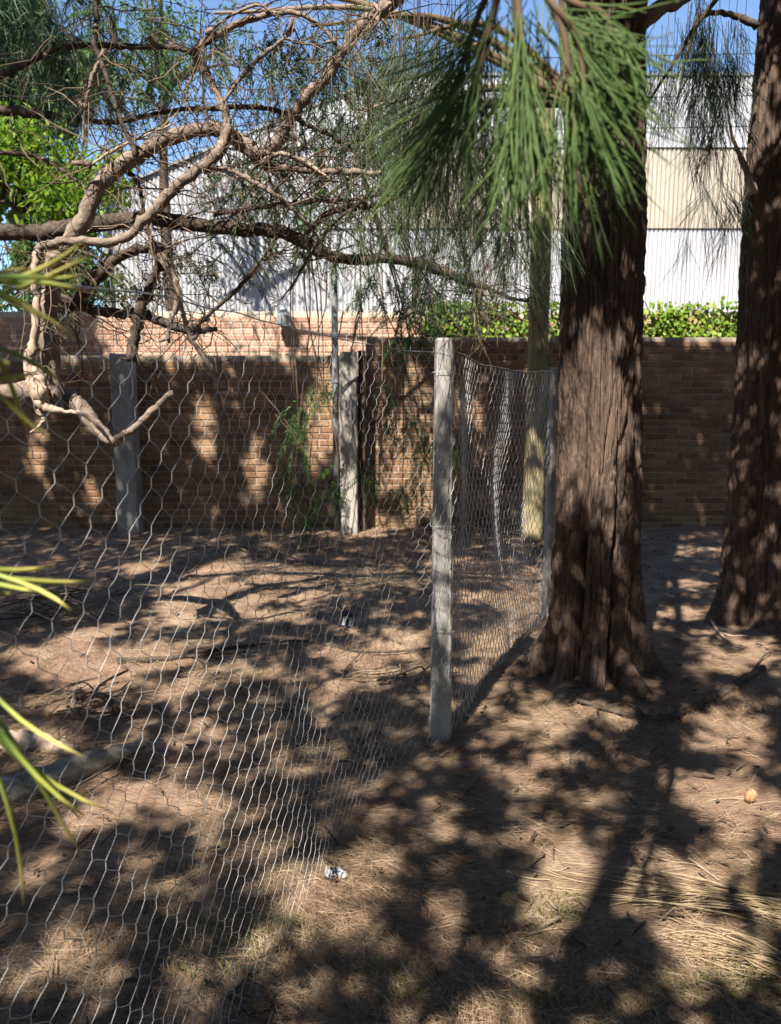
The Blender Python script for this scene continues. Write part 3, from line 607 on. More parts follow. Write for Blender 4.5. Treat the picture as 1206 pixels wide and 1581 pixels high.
# foliage of the gnarled tree itself (tufts among its limbs)
lst = [sprigs_at(x, y, rx, ry, 4.6, int(n * 1.1), (.1, .26), .4, .5) for (x, y, rx, ry, n) in
       [(470, 110, 60, 60, 34), (560, 170, 60, 70, 36), (430, 60, 60, 40, 22), (620, 90, 60, 70, 34), (220, 40, 50, 40, 10), (380, 270, 70, 50, 20), (330, 400, 80, 40, 26), (590, 230, 60, 60, 26), (480, 230, 50, 40, 18),
        (690, 440, 60, 40, 26), (640, 460, 30, 40, 16), (60, 60, 70, 60, 30), (310, 170, 90, 50, 12), (120, 150, 80, 60, 22), (210, 430, 50, 30, 12), (90, 480, 25, 20, 6), (700, 200, 60, 80, 26)]]
V, Q = join_vq(lst); o = ob('foliage', mesh_np('foliage', V, Q), M['needle_hang']); o['kind'] = 'stuff'; under(gn, o)

# ------------------------------------------------------------------ pepper tree hanging in front of the wall (its trunk stands behind the thick one)
PT = (1.95, 7.2)
pep, pts_p = plain_tree('pepper_tree', PT, 5.6, 0.13, 'leafy tree with feathery green sprigs drooping in front of the brick wall', (-.5, 0), 'limb_dark')
def pepper():
    m = MB(); A = np.array([PT[0] - .3, PT[1], 4.0])
    hubs = [P(620, 60, 7.1), P(480, 40, 7.2), P(330, 20, 7.3), P(200, -20, 7.4), P(560, 260, 7.0), P(470, 330, 7.1), P(700, 250, 7.0)]
    for h in hubs:
        pp = smooth_path([A, 0.5 * (A + h) + np.array([0, 0, .35]), h], 8); m.tube(pp, np.linspace(.045, .012, len(pp)), 7, False)
    cl = [(500, 600, 32, 18, 14, 3), (460, 665, 24, 36, 18, 3), (458, 730, 28, 36, 18, 3), (475, 790, 26, 32, 18, 3), (520, 740, 14, 50, 14, 3), (572, 740, 22, 18, 12, 5), (622, 758, 22, 16, 12, 6), (615, 650, 34, 26, 16, 5), (660, 690, 36, 24, 16, 6),
          (705, 690, 16, 22, 8, 6), (590, 610, 20, 20, 8, 4), (640, 510, 40, 16, 14, 4), (455, 640, 18, 24, 10, 5)]
    out = []
    for (x, y, rx, ry, n, hi) in cl:
        out.append(sprigs_at(x, y, rx, ry, 7.4, int(n * 1.05), (.12, .3), .25, .9, leaf=(.04, .065), lw=.009))
        h = hubs[4] if x > 540 else hubs[5]; e = P(x, y - ry, 7.4)
        pp = smooth_path([h, 0.5 * (h + e) + np.array([R.uniform(-.15, .15), .1, .2]), e, P(x + R.uniform(-10, 10), y + ry, 7.4)], 6); m.tube(pp, np.linspace(.008, .003, len(pp)), 4, False)
    for (x, y, rx, ry, n) in [(215, 70, 80, 80, 55), (330, 50, 60, 60, 14), (470, 130, 90, 90, 44), (610, 190, 80, 110, 80), (560, 60, 90, 60, 36), (420, 260, 110, 60, 50), (520, 340, 120, 60, 50), (680, 300, 70, 110, 60), (600, 450, 60, 30, 24), (780, 250, 60, 150, 60)]:
        out.append(sprigs_at(x, y, rx, ry, 7.2, int(n * 1.5), (.15, .38), .6, .9, leaf=(.04, .07), lw=.01))
    for (x0, y0, x1, y1, w_) in [(505, 420, 470, 560, 2.5), (330, 560, 345, 640, 2), (400, 600, 470, 740, 3), (530, 480, 480, 600, 2.5), (570, 560, 615, 700, 2.5), (560, 420, 640, 640, 2.5), (660, 430, 590, 560, 2), (425, 640, 468, 745, 3)]:
        a, b = P(x0, y0, 7.2), P(x1, y1, 7.25); pp = smooth_path([a, .5 * (a + b) + np.array([.08, 0, .05]), b], 6); m.tube(pp, np.linspace(w_ * .5 * 7.2 / F, .003, len(pp)), 4, False)
    under(pep, m.build('branches', M['twig'], None, True))
    V, Q = join_vq(out); o = ob('foliage', mesh_np('foliage', V, Q), M['pepper']); o['kind'] = 'stuff'; under(pep, o)
pepper()

# ------------------------------------------------------------------ trees beyond the wall
def leaf_cloud(c, r, n, size, clumps=40):
    cc = rnd_dir(clumps) * (NR.random((clumps, 1)) ** .4) * np.array(r) + np.array(c)
    k = NR.integers(0, clumps, n); P0 = cc[k] + NR.normal(0, .22, (n, 3)) * min(r)
    return strips(P0, rnd_dir(n, .3), NR.uniform(.7, 1.3, n) * size, NR.uniform(.4, .6, n) * size, .2)
def far_tree(name, c, r, n, size, mat, label, clumps=40, needle=False):
    base = (c[0], c[1]); root, pts = plain_tree(name, base, c[2] + r[2] * .3, .14, label, (0, 0), 'limb_dark')
    if needle:
        cc = rnd_dir(clumps) * (NR.random((clumps, 1)) ** .5) * np.array(r) + np.array(c); k = NR.integers(0, clumps, n)
        P0 = cc[k] + NR.normal(0, .18, (n, 3)); V, Q = strips(P0, rnd_dir(n, 1.1), NR.uniform(.2, .45, n), size, .5)
    else: V, Q = leaf_cloud(c, r, n, size, clumps)
    o = ob('foliage', mesh_np('foliage', V, Q), M[mat]); o['kind'] = 'stuff'; under(root, o)
    m = MB()
    for i in range(10):
        e = np.array(c) + rnd_dir(1)[0] * np.array(r) * .7; a = np.array([c[0], c[1], c[2] - r[2] * .5]); m.tube(smooth_path([a, .5 * (a + e) + np.array([0, 0, .1]), e], 5), np.linspace(.05, .012, 11), 5, False)
    under(root, m.build('branches', M['limb_dark']))
c = P(40, 280, 11.2); far_tree('broadleaf_tree', c, (1.25, .8, .9), 8000, .09, 'broad', 'bright sunlit leafy tree behind the boundary wall, under the dark needles', 60)
c = P(20, 70, 13.6); far_tree('dark_conifer', c, (1.7, 1.0, 1.5), 17000, .016, 'needle_crown', 'dark bluish conifer filling the upper corner behind the bare limbs', 60, True)
c = P(250, 70, 12.0); far_tree('feathery_tree', c, (1.5, .9, 1.2), 1700, .07, 'pepper', 'thin feathery tree against the blue sky behind the curved limbs', 46)
c = P(90, 440, 11.0); far_tree('garden_shrub', c, (.9, .6, .75), 5000, .08, 'pepper', 'green shrub showing over the wall beside the corrugated building', 40)

# ------------------------------------------------------------------ ivy on the boundary wall
def ivy():
    x0, x1 = P(655, 500, WB)[0], P(1160, 500, WB)[0]; root = empty('ivy', ((x0 + x1) / 2, WB, 0), 'yellow-green ivy spilling over the top of the brick wall', 'ivy')
    z0 = 1.7; z1 = P(1050, 468, WB)[2]; n = 9000
    X = NR.uniform(x0, x1, n); Z = NR.uniform(z0, z1 + .03, n)
    lump = np.array([mnoise.noise((x * 2.2, zz * 2.2, 0.5)) for x, zz in zip(X, Z)])
    top = z1 - .05 + .09 * np.array([mnoise.noise((x * 3.1, .3, 8.0)) for x in X]) ; thin = np.array([mnoise.noise((x * 1.3, zz * 3, 5.5)) for x, zz in zip(X, Z)]); keep = ((X - x0) > (z1 - Z) * .45 - .1 + .2 * lump) & (Z < top + .06) & (NR.random(n) < .6 - 1.4 * thin)
    Y = WB - .02 - np.maximum(0, .12 + .14 * lump) * NR.random(n)
    P0 = np.stack([X, Y, Z], 1)[keep]; n = len(P0)
    D = NR.standard_normal((n, 3)) * .5 + np.array([0, -.5, -.6]); Wd = np.cross(D, np.array([0, -1.0, .6]) + NR.normal(0, .4, (n, 3))); Wd /= np.linalg.norm(Wd, axis=1)[:, None]
    s = NR.uniform(.035, .065, n); V, Q = strips(P0, D, s, s * .9, .2, 2, Wd)
    o = ob('leaves', mesh_np('leaves', V, Q), M['ivy']); o['kind'] = 'stuff'; under(root, o)
    m = MB()
    for i in range(26):
        x = R.uniform(x0, x1); pts = [(x + .12 * math.sin(k * 1.3 + i), WB - .018, .02 + k * z1 / 9) for k in range(10)]; m.tube(np.array(pts), .006, 4, False)
    under(root, m.build('stems', M['limb_dark']))
ivy()

# ------------------------------------------------------------------ piers, poles and the floodlight by the walls
def post_mesh(w0, w1, d0, d1, h, ch=0.012, nz=14, wob=0.002):
    m = MB(); z = np.linspace(-.25, h, nz); rings = []
    for zz in z:
        t = max(0, zz / h); a = (w0 + (w1 - w0) * t) / 2; b = (d0 + (d1 - d0) * t) / 2
        r = np.array([[-a + ch, -b], [a - ch, -b], [a, -b + ch], [a, b - ch], [a - ch, b], [-a + ch, b], [-a, b - ch], [-a, -b + ch]]) + NR.normal(0, wob, (8, 2))
        rings.append(np.column_stack([r, np.full(8, zz)]))
    top = rings[-1].copy(); top[:, :2] *= .86; top[:, 2] += .008; rings.append(top)
    V = np.vstack(rings); n = len(rings); i, j = np.meshgrid(np.arange(n - 1), np.arange(8), indexing='ij'); jn = (j + 1) % 8
    Q = np.stack([i * 8 + j, i * 8 + jn, (i + 1) * 8 + jn, (i + 1) * 8 + j], -1).reshape(-1, 4); b = (n - 1) * 8
    Q = np.vstack([Q, [[b, b + 1, b + 2, b + 3], [b, b + 3, b + 4, b + 7], [b + 4, b + 5, b + 6, b + 7]]]); return m.add(V, Q)
def stand(name, px, ybase, Yd, me, mat, label, cat, rz=0.0):
    x = (px - CX) / F * (Yd * cp + CAMH * sp) ; o = ob(name, me, M[mat]); o.location = (x, Yd, 0); o.rotation_euler[2] = rz; tag(o, label, cat); return o
h = P(540, 545, 8.22)[2]
stand('wall_pier', 540, 818, 8.22, post_mesh(.18, .175, .2, .2, h).mesh('wall_pier'), 'concrete2', 'sunlit pale concrete pier where the brick wall steps up', 'pier')
stand('pier_shade_strip', 560, 818, 8.3, post_mesh(.075, .07, .12, .12, h + .02).mesh('pier_shade_strip'), 'shade_brown', 'narrow dark strip standing in for the shade beside the pale concrete pier', 'post')  # dark upright stands in for the shade next to the pier
stand('wall_pier', 203, 815, 8.22, post_mesh(.22, .215, .2, .2, P(203, 548, 8.22)[2]).mesh('wall_pier'), 'concrete', 'shaded grey concrete pier under the curved limbs', 'pier')
def pipe(name, px, Yd, r, ztop, mat, label):
    x = P(px, 700, Yd)[0]; root = empty(name, (x, Yd, 0), label, 'pipe'); z = np.linspace(-.05, ztop, 8)
    under(root, MB().tube(np.stack([np.full(8, x), np.full(8, Yd), z], 1), r, 12).build('tube', M[mat], None, True))
    for zz in (.5, 1.6): under(root, MB().tube([(x, Yd, zz), (x, Yd, zz + .035)], r * 1.25, 12).box((x - r * .6, Yd, zz + .005), (x + r * .6, WY - .002, zz + .03)).build('pipe_bracket', M['metal_grey']))
pipe('drain_pipe', 182, 8.36, .032, P(180, 545, 8.36)[2], 'metal_dark', 'dark drain pipe running down beside the shaded grey pier')
pipe('metal_pole', 519, 8.3, .034, P(519, 395, 8.3)[2], 'metal_grey', 'thin grey metal pole rising above the wall beside the pale pier')
# wooden pole behind the thick trunk
def wood_pole():
    Yd = 7.7; x = P(826, 700, Yd)[0]; root = empty('wooden_pole', (x, Yd, 0), 'round yellowish wooden pole half hidden behind the thick trunk', 'pole')
    z = np.linspace(-.1, 4.4, 20); under(root, MB().tube(np.stack([np.full(20, x), np.full(20, Yd), z], 1), np.linspace(.108, .09, 20), 18, True, .015).build('shaft', M['pole_wood'], None, True))
    under(root, MB().tube([(x, Yd, 4.39), (x, Yd, 4.43)], .1, 18).build('cap', M['metal_grey'], None, True))
wood_pole()
def flood():
    c0 = P(438, 490, WB - .12); root = empty('wall_lamp', (c0[0], WB, c0[2]), 'blue-grey box lamp mounted on the sunlit salmon wall', 'lamp')
    x, y, zc = c0; a = np.array
    m = MB(); s = .085
    V = [[x - s, y - .06, zc - .1], [x + s, y - .06, zc - .1], [x + s, y + .06, zc - .1], [x - s, y + .06, zc - .1], [x - s * .8, y - .05, zc + .06], [x + s * .8, y - .05, zc + .06], [x + s * .8, y + .05, zc + .06], [x - s * .8, y + .05, zc + .06]]
    under(root, m.add(V, [[0, 3, 2, 1], [4, 5, 6, 7], [0, 1, 5, 4], [1, 2, 6, 5], [2, 3, 7, 6], [3, 0, 4, 7]]).build('housing', M['blue_grey']))
    under(root, MB().tube([(x, y, zc + .06), (x, y, zc + .1), (x, y, zc + .125)], [.05, .045, .02], 14).build('cap', M['blue_grey'], None, True))
    under(root, MB().box((x - .065, y - .066, zc - .08), (x + .065, y - .0605, zc + .02)).build('lens', M['metal_grey']))
    under(root, MB().box((x - .02, y + .055, zc - .03), (x + .02, WB + .004, zc + .01)).build('bracket', M['metal_dark']))
flood()
for i, (ya, yb, Yd) in enumerate([(38, 26, 11.5), (92, 96, 11.8), (140, 143, 11.5)]):
    a, b = P(-900, ya + 30, Yd), P(1900, yb + 30, Yd); t = np.linspace(0, 1, 30)[:, None]; pp = a + (b - a) * t; pp[:, 2] -= 1.0 * (t[:, 0] * (1 - t[:, 0])) * 1.0
    o = MB().tube(pp, .006, 4).build('overhead_cable', M['metal_dark']); tag(o, ['uppermost overhead cable crossing the sky', 'middle overhead cable crossing the sky behind the limbs', 'lowest overhead cable just above the white building'][i], 'cable', 'overhead cables')

# ------------------------------------------------------------------ wire fence
fence = empty('wire_fence', (.2, 3.3, 0), 'galvanised hexagonal wire mesh fence strung on square grey concrete posts', 'fence')
FP1 = tuple(G(681, 1147)[:2] + np.array([0, .04])); FP2 = (1.04, 4.95); FP0 = (-1.2, -.7)
def fence_post(p, h, rz=0.0, w0=.086, w1=.074):
    o = ob('post', post_mesh(w0, w1, w0, w1, h, .01, 18, .0012).mesh('post'), M['concrete']); o.location = (*p, 0); o.rotation_euler[2] = rz; under(fence, o); return o
p1 = fence_post(FP1, P(684, 528, 3.3)[2], .06); p2 = fence_post(FP2, P(848, 570, 4.95)[2], .3, .07, .062); fence_post(FP0, 1.72, .3)
def tie(x, y, z, r=.052):
    h = r * .84; c = np.array([(-1, -1), (0, -1.04), (1, -1), (1.04, 0), (1, 1), (0, 1.04), (-1, 1), (-1.04, 0), (-1, -1)]) * h; return np.stack([x + c[:, 0], y + c[:, 1], z + .004 * np.sin(np.arange(9) * 1.6)], 1)
def mesh_panel(path, top, bot, cw, chh, seed, fold=0.0, rw=.0008):
    """hexagonal netting hung along a ground path; top(s), bot(s) heights, cells cw wide and chh high"""
    pth = smooth_path([(*p, 0) for p in path], 24); seg = np.linalg.norm(np.diff(pth, axis=0), axis=1); S_ = np.concatenate([[0], np.cumsum(seg)]); Lt = S_[-1]
    tang = np.gradient(pth, axis=0); tang /= np.linalg.norm(tang, axis=1)[:, None]; nor = np.stack([tang[:, 1], -tang[:, 0]], 1)
    def pos(s, z):
        x = np.interp(s, S_, pth[:, 0]); y = np.interp(s, S_, pth[:, 1]); nx = np.interp(s, S_, nor[:, 0]); ny = np.interp(s, S_, nor[:, 1])
        zb, zt = bot(s / Lt), top(s / Lt); t = z / 1.65
        b = .012 * math.sin(3.1 * s + 2.2 * z + seed) + .006 * math.sin(8.3 * s - 3 * z + seed) + .006 * math.sin(7 * z + 4 * s)
        b += .012 * math.sin(2.1 * s + 1.1 * z) * math.sin(2.6 * z + s); b += fold * .05 * math.sin(s * 9 + 1.5 * math.sin(z * 1.7)) - .02 * math.sin(math.pi * min(1, max(0, t)))
        ds = .004 * math.sin(5 * z + 2.3 * s + seed) + .005 * mnoise.noise((s * 6, z * 6, seed))
        dz = .008 * mnoise.noise((s * 5, z * 5, seed + 4))
        x2 = np.interp(s + ds, S_, pth[:, 0]); y2 = np.interp(s + ds, S_, pth[:, 1]); e = min(1, max(0, min(s, Lt - s) / .15))
        return np.array([x2 + nx * b * e, y2 + ny * b * e, zb + (zt - zb) * t + dz])
    rows = int(round(1.65 / (chh / 2))); tw = chh * .2; cols = int(Lt / (cw / 2)); m = MB()
    for r in range(rows + 1):
        z0 = r * chh / 2
        for c in range(cols + 1):
            if (r + c) % 2: continue
            s = c * cw / 2; a = pos(s, z0 - tw / 2); b = pos(s, z0 + tw / 2); mid = .5 * (a + b)
            m.tube(np.array([a, mid, b]), rw * 1.6, 4, False)
            if r < rows:
                for dc in (-1, 1):
                    if 0 <= c + dc <= cols:
                        e = pos(s + dc * cw / 2, z0 + chh / 2 - tw / 2); mm = .5 * (b + e); mm[2] += .0; m.tube(np.array([b, mm + NR.normal(0, .0012, 3), e]), rw, 4, False)
    o = m.build('wire_mesh', M['wire'], None, True); under(fence, o)
    tp = np.array([pos(s, 1.65) for s in np.linspace(0, Lt, 60)]); under(fence, MB().tube(tp, .0016, 5, False).build('top_wire', M['wire'], None, True))
front = FP1[1] - .052
PL = [(FP1[0] + .02, front), (.0, 2.83), (-.2, 2.3), (-.32, 1.84), (-.42, 1.4), (-.55, .95), (-.86, .2), (-1.17, -.62)]
zt1 = P(684, 545, 3.3)[2]
mesh_panel(PL, lambda t: zt1 - .02 + .03 * math.sin(t * 5), lambda t: .012 + .02 * math.sin(t * 9) ** 2, .072, .083, 1.0, 0.0, .00064)
PR = [(FP1[0] + .03, front + .005), (.42, 3.6), (.6, 4.05), (.78, 4.5), (FP2[0] - .03, FP2[1] - .05)]
zt2 = P(848, 573, 4.9)[2]
mesh_panel(PR, lambda t: zt1 + (zt2 - zt1) * t - .03 * math.sin(math.pi * t), lambda t: .02 + .07 * math.exp(-((t - .4) / .25) ** 2), .06, .096, 5.0, .22, .0016)
for zz in (.08, .5, .95, 1.3, 1.58): under(fence, MB().tube(tie(FP1[0], FP1[1], zz, .058), .0011, 5, False).build('tie_wire', M['wire'], None, True))

# ------------------------------------------------------------------ close needle sprays
def needle_meshes():
    out = []
    for k in range(5):
        z = np.linspace(0, 1, 7); b = [.06, .13, .22, -.08, .3][k]; pts = np.stack([b * z * z, .04 * np.sin(z * 3 + k), z * (1 - .1 * abs(b))], 1)
        out.append(MB().tube(pts, .0105 * np.array([.75, .95, 1.05, 1.05, 1., .85, .3]), 6, True).mesh('needle', True))
    return out
NM = needle_meshes(); NMG = [m.copy() for m in NM]
for m in NM: m.materials.append(M['fg'])
for m in NMG: m.materials.append(M['fg_green'])
def put_needle(parent, a, b, thick, meshes):
    d = Vector(b) - Vector(a); L = d.length; o = ob('needle', R.choice(meshes), None, parent)
    q = d.to_track_quat('Z', 'Y'); q2 = q @ Vector((0, 0, 1)).rotation_difference(Vector((0, 0, 1)))
    o.rotation_mode = 'QUATERNION'
    from mathutils import Quaternion
    o.rotation_quaternion = q @ Quaternion((0, 0, 1), R.uniform(0, 6.28)); k = thick / .0105; o.scale = (max(k, .02), max(k, .02), L); o.location = Vector(a)
    return o
def spray(tree, base, twig_pts, twig_r, needles, thick, meshes):
    """a hanging twig (part) with needles (sub-parts), all in world space under the tree's Empty"""
    tw = MB().tube(smooth_path(twig_pts, 6), np.linspace(twig_r, twig_r * .4, len(smooth_path(twig_pts, 6))), 7, True).build('hanging_twig', M['twig'], None, True)
    under(tree, tw)
    for a, b in needles: put_needle(tw, a, b, thick * R.uniform(.8, 1.15), meshes)
    return tw
# left edge: yellow-tipped needles close to the lens
Dn = .6
def at(px, py, Y): return P(px, py, Y)
tip_sets = [
 ([(-55, 452), (-38, 430)], [(45, 402), (92, 405), (129, 418), (134, 462), (100, 448), (70, 432), (60, 470), (120, 440), (37, 255)]),
 ([(-60, 560), (-45, 520)], [(37, 523), (32, 546), (50, 592), (114, 580), (71, 663), (60, 693), (8, 672), (25, 640)]),
 ([(-70, 880), (-50, 860)], [(50, 873), (116, 946), (138, 924), (30, 958), (20, 905)]),
 ([(-50, 1080), (-40, 1040)], [(123, 1365), (112, 1345), (160, 1275), (127, 1180), (121, 1309), (60, 1120), (110, 1250)]),
]
prev = at(-75, 100, Dn)
tl = limb  # alias kept short
lm = MB(); lp = smooth_path([(T4[0] + .05, T4[1] + .05, 2.7), (-1.2, -1.1, 2.9), (-.75, -.1, 2.6), (-.45, .4, 2.15), tuple(at(-80, 100, Dn))], 8)
under(shade_a, lm.tube(lp, np.linspace(.016, .005, len(lp)), 8, False).build('limb', M['limb_dark'], None, True))
for roots, tips in tip_sets:
    nds = []
    for i, (tx, ty) in enumerate(tips):
        rx, ry = roots[i % 2]; Y = Dn + R.uniform(-.05, .07); nds.append((at(rx + R.uniform(-8, 8), ry + R.uniform(-12, 12) + (0 if ty > 300 else -120), Dn), at(tx, ty, Y)))
    tw = [prev, .5 * (prev + at(*roots[1], Dn)) + np.array([-.012, 0, 0]), at(*roots[1], Dn), at(*roots[0], Dn)]
    spray(shade_a, T4, tw, .005, nds, .0019, NM); prev = at(*roots[0], Dn)
# centre: green sprays hanging from the thick tree's overhead limb
lp = smooth_path([(T1[0] - .05, T1[1] - .1, 4.2), (.8, 2.9, 4.0), (.4, 1.6, 3.4), (.2, .95, 2.6), tuple(P(790, -80, .8))], 8)
under(front_tree, MB().tube(lp, np.linspace(.045, .008, len(lp)), 9, False).build('limb', M['limb'], None, True))
E0 = P(790, -80, .8)
def fan(path, n, Y, spread, lens, ang, thick):
    tp = smooth_path([P(x, y, Y) for x, y in path], 8); nds = []
    for i in range(n):
        t = R.random() ** .7; a = tp[min(len(tp) - 1, int(t * (len(tp) - 1) + .5))]
        an = math.radians(ang + R.gauss(0, spread)); L = R.uniform(*lens) * Y / F
        d = np.array([math.cos(an), R.gauss(0, .3), -math.sin(an)]); d /= np.linalg.norm(d); nds.append((a, a + d * L))
    return [E0] + [P(x, y, Y) for x, y in path], nds
for path, n, Y, spd, lens, ang, th, ms in [
    ([(800, 0), (808, 90), (818, 190)], 46, .8, 15, (130, 230), 84, .0008, NMG),
    ([(850, 0), (890, 60), (905, 150)], 44, .74, 24, (100, 190), 52, .0008, NMG),
    ([(860, 20), (880, 120), (890, 220)], 44, .78, 20, (110, 210), 66, .0008, NMG),
    ([(770, -10), (745, 90), (722, 180)], 44, .86, 19, (120, 220), 112, .00085, NMG),
    ([(800, 80), (790, 190), (785, 260)], 36, .82, 16, (100, 180), 96, .0008, NMG),
    ([(740, 20), (712, 110), (690, 200)], 40, .95, 18, (120, 190), 118, .0009, NMG),
    ([(880, 0), (930, 20), (950, 60)], 36, .76, 22, (90, 170), 55, .0008, NMG)]:
    tw, nds = fan(path, n, Y, spd, lens, ang, th); spray(front_tree, T1, tw, .0045, nds, th, ms)

# finer needles filling the same sprays, too small to pick apart
def fine_needles():
    P0, D, L = [], [], []
    for path, n, Y, spd, lens, ang in [([(805, 0), (812, 120), (818, 230)], 130, .84, 20, (90, 200), 84), ([(850, 0), (900, 70), (915, 190)], 170, .82, 28, (80, 190), 58), ([(770, -10), (742, 90), (715, 210)], 150, .95, 24, (90, 200), 112),
                                       ([(740, 0), (700, 110), (665, 230)], 140, 1.1, 24, (80, 170), 112), ([(880, 120), (890, 200), (880, 280)], 90, .9, 22, (80, 150), 74), ([(790, 150), (775, 250), (765, 330)], 100, 1.0, 22, (70, 140), 96), ([(640, 150), (655, 230), (640, 300)], 90, 1.15, 30, (70, 140), 105)]:
        tp = smooth_path([P(x, y, Y) for x, y in path], 8)
        for i in range(n):
            if R.random() < .4: continue
            a = tp[R.randrange(len(tp))]; an = math.radians(ang + R.gauss(0, spd * 1.2)); d = np.array([math.cos(an), R.gauss(0, .35), -math.sin(an)]); P0.append(a + NR.normal(0, .012, 3)); D.append(d); L.append(R.uniform(*lens) * Y / F)
    m = MB()
    for a, d, l in zip(P0, D, L):
        d = d / np.linalg.norm(d); t = np.linspace(0, 1, 5); c = a + d * (l * t)[:, None]; c[:, 2] -= .1 * l * t * t; m.tube(c, .0007 * np.array([.8, 1, 1, .9, .3]), 5, False)
    o = m.build('fine_needles', M['fg_green'], None, True); o['kind'] = 'stuff'; under(front_tree, o)
fine_needles()

# limb of the thick tree up on its far side, and needles drooping between the two trunks
limb(front_tree, [(930, 130, 30), (957, 82, 34), (982, 44, 32), (1012, 18, 30), (1060, -8, 26), (1140, -60, 20)], 3.95, 'limb', 'limb')
def droop(root, spots, Y, mat, L=(.2, .4), wd=.0028, per=60):
    P0s, Ds, m = [], [], MB()
    for (x, y, rx, ry, n) in spots:
        for i in range(n):
            a = P(x + R.gauss(0, rx), y + R.gauss(0, ry), Y + R.gauss(0, .25)); d = np.array([R.gauss(0, .35), R.gauss(0, .3), -1.0])
            k = per // 4; q = np.repeat(a[None], k, 0) + NR.normal(0, .015, (k, 3)) + d * NR.uniform(0, .16, (k, 1)); P0s.append(q); Ds.append(np.repeat(d[None], k, 0) + NR.normal(0, .22, (k, 3)))
            m.tube(np.array([a + [0, 0, .12], a, a + d * .16]), [.002, .0018, .001], 3, False)
    P0 = np.vstack(P0s); V, Q = strips(P0, np.vstack(Ds), NR.uniform(*L, len(P0)), wd, .1)
    o = ob('foliage', mesh_np('foliage', V, Q), M[mat]); o['kind'] = 'stuff'; under(root, o); o = m.build('twigs', M['twig']); o['kind'] = 'stuff'; under(root, o)
droop(right_tree, [(1085, 40, 22, 50, 26), (1080, 130, 16, 50, 26), (1130, 60, 20, 40, 18), (1040, 60, 30, 40, 14), (1110, 170, 18, 25, 14), (1010, 110, 16, 30, 8), (1130, 290, 16, 50, 10), (1070, 280, 40, 50, 8)], 4.6, 'needle_crown', (.12, .3), .0032)
limb(right_tree, [(1170, 40, 14), (1120, 20, 10), (1080, 30, 8), (1060, 90, 5), (1045, 160, 3)], 4.7, 'limb_dark', 'limb')
limb(right_tree, [(1164, 300, 16), (1150, 255, 12), (1132, 215, 6), (1124, 170, 4), (1120, 140, 2)], 4.75, 'limb_pale', 'limb')
limb(right_tree, [(1120, -20, 8), (1075, 40, 8), (1035, 105, 6), (1000, 160, 4)], 4.5, 'limb_dark', 'limb')
droop(front_tree, [(690, 130, 40, 70, 34), (760, 180, 40, 60, 36), (640, 200, 34, 60, 36), (850, 300, 20, 40, 12), (720, 330, 50, 40, 40), (800, 360, 30, 40, 16), (600, 300, 40, 40, 20), (560, 110, 40, 40, 16), (630, 40, 40, 30, 16)], 3.2, 'needle_hang', (.1, .24), .0022, 48)

# ------------------------------------------------------------------ needle litter and grass on the ground
def litter():
    n = 160000; Yr = 1.4 + 7.0 * NR.random(n) ** 1.9; X = NR.uniform(-.62, .62, n) * Yr * 1.05
    cl = np.array([mnoise.noise((x * 1.6, y * 1.6, 2.0)) for x, y in zip(X[:n], Yr[:n])]); keep = NR.random(n) < .5 + 1.1 * cl
    X, Yr = X[keep], Yr[keep]; n = len(X); flow = np.array([mnoise.noise((x * .8, y * .8, 7.0)) for x, y in zip(X, Yr)]) * 2.2
    a = flow + NR.normal(0, .75, n); D = np.stack([np.cos(a), np.sin(a), NR.normal(.03, .1, n)], 1)
    P0 = np.stack([X, Yr, gz(X, Yr) + NR.uniform(.008, .028, n)], 1); Wd = np.stack([-np.sin(a), np.cos(a), NR.normal(0, .4, n)], 1); Wd /= np.linalg.norm(Wd, axis=1)[:, None]
    sc = .7 + .12 * Yr
    V, Q = strips(P0, D, NR.uniform(.05, .13, n) * sc, NR.uniform(.0007, .0014, n) * sc, .02, 2, Wd)
    o = ob('needle_litter', mesh_np('needle_litter', V, Q), M['litter']); tag(o, 'brown carpet of fallen needles covering the whole ground', 'needle litter', kind='stuff')
litter()
def grass():
    Ps = []
    for (px, py, rx, ry, n) in [(620, 886, 50, 14, 700), (650, 905, 40, 10, 300), (345, 1490, 80, 50, 900), (400, 1450, 60, 30, 400), (640, 1545, 50, 25, 500), (570, 1510, 40, 20, 200), (1120, 1530, 80, 40, 900), (1000, 1570, 60, 20, 300), (870, 1410, 30, 20, 200), (800, 1420, 60, 40, 300), (720, 975, 40, 20, 200), (80, 1030, 40, 15, 120), (860, 1560, 60, 20, 400)]:
        for i in range(int(n * .45)):
            g = G(px + R.gauss(0, rx * .8), py + R.gauss(0, ry * .6)); Ps.append((g[0], g[1], float(gz(g[0], g[1]))))
    P0 = np.array(Ps); n = len(P0); V, Q = strips(P0, rnd_dir(n) * .55 + np.array([0, 0, 1.0]), NR.uniform(.02, .06, n), NR.uniform(.002, .0035, n), .3)
    o = ob('grass', mesh_np('grass', V, Q), M['grass']); tag(o, 'thin tufts of short green grass pushing through the needles', 'grass', kind='stuff')
grass()

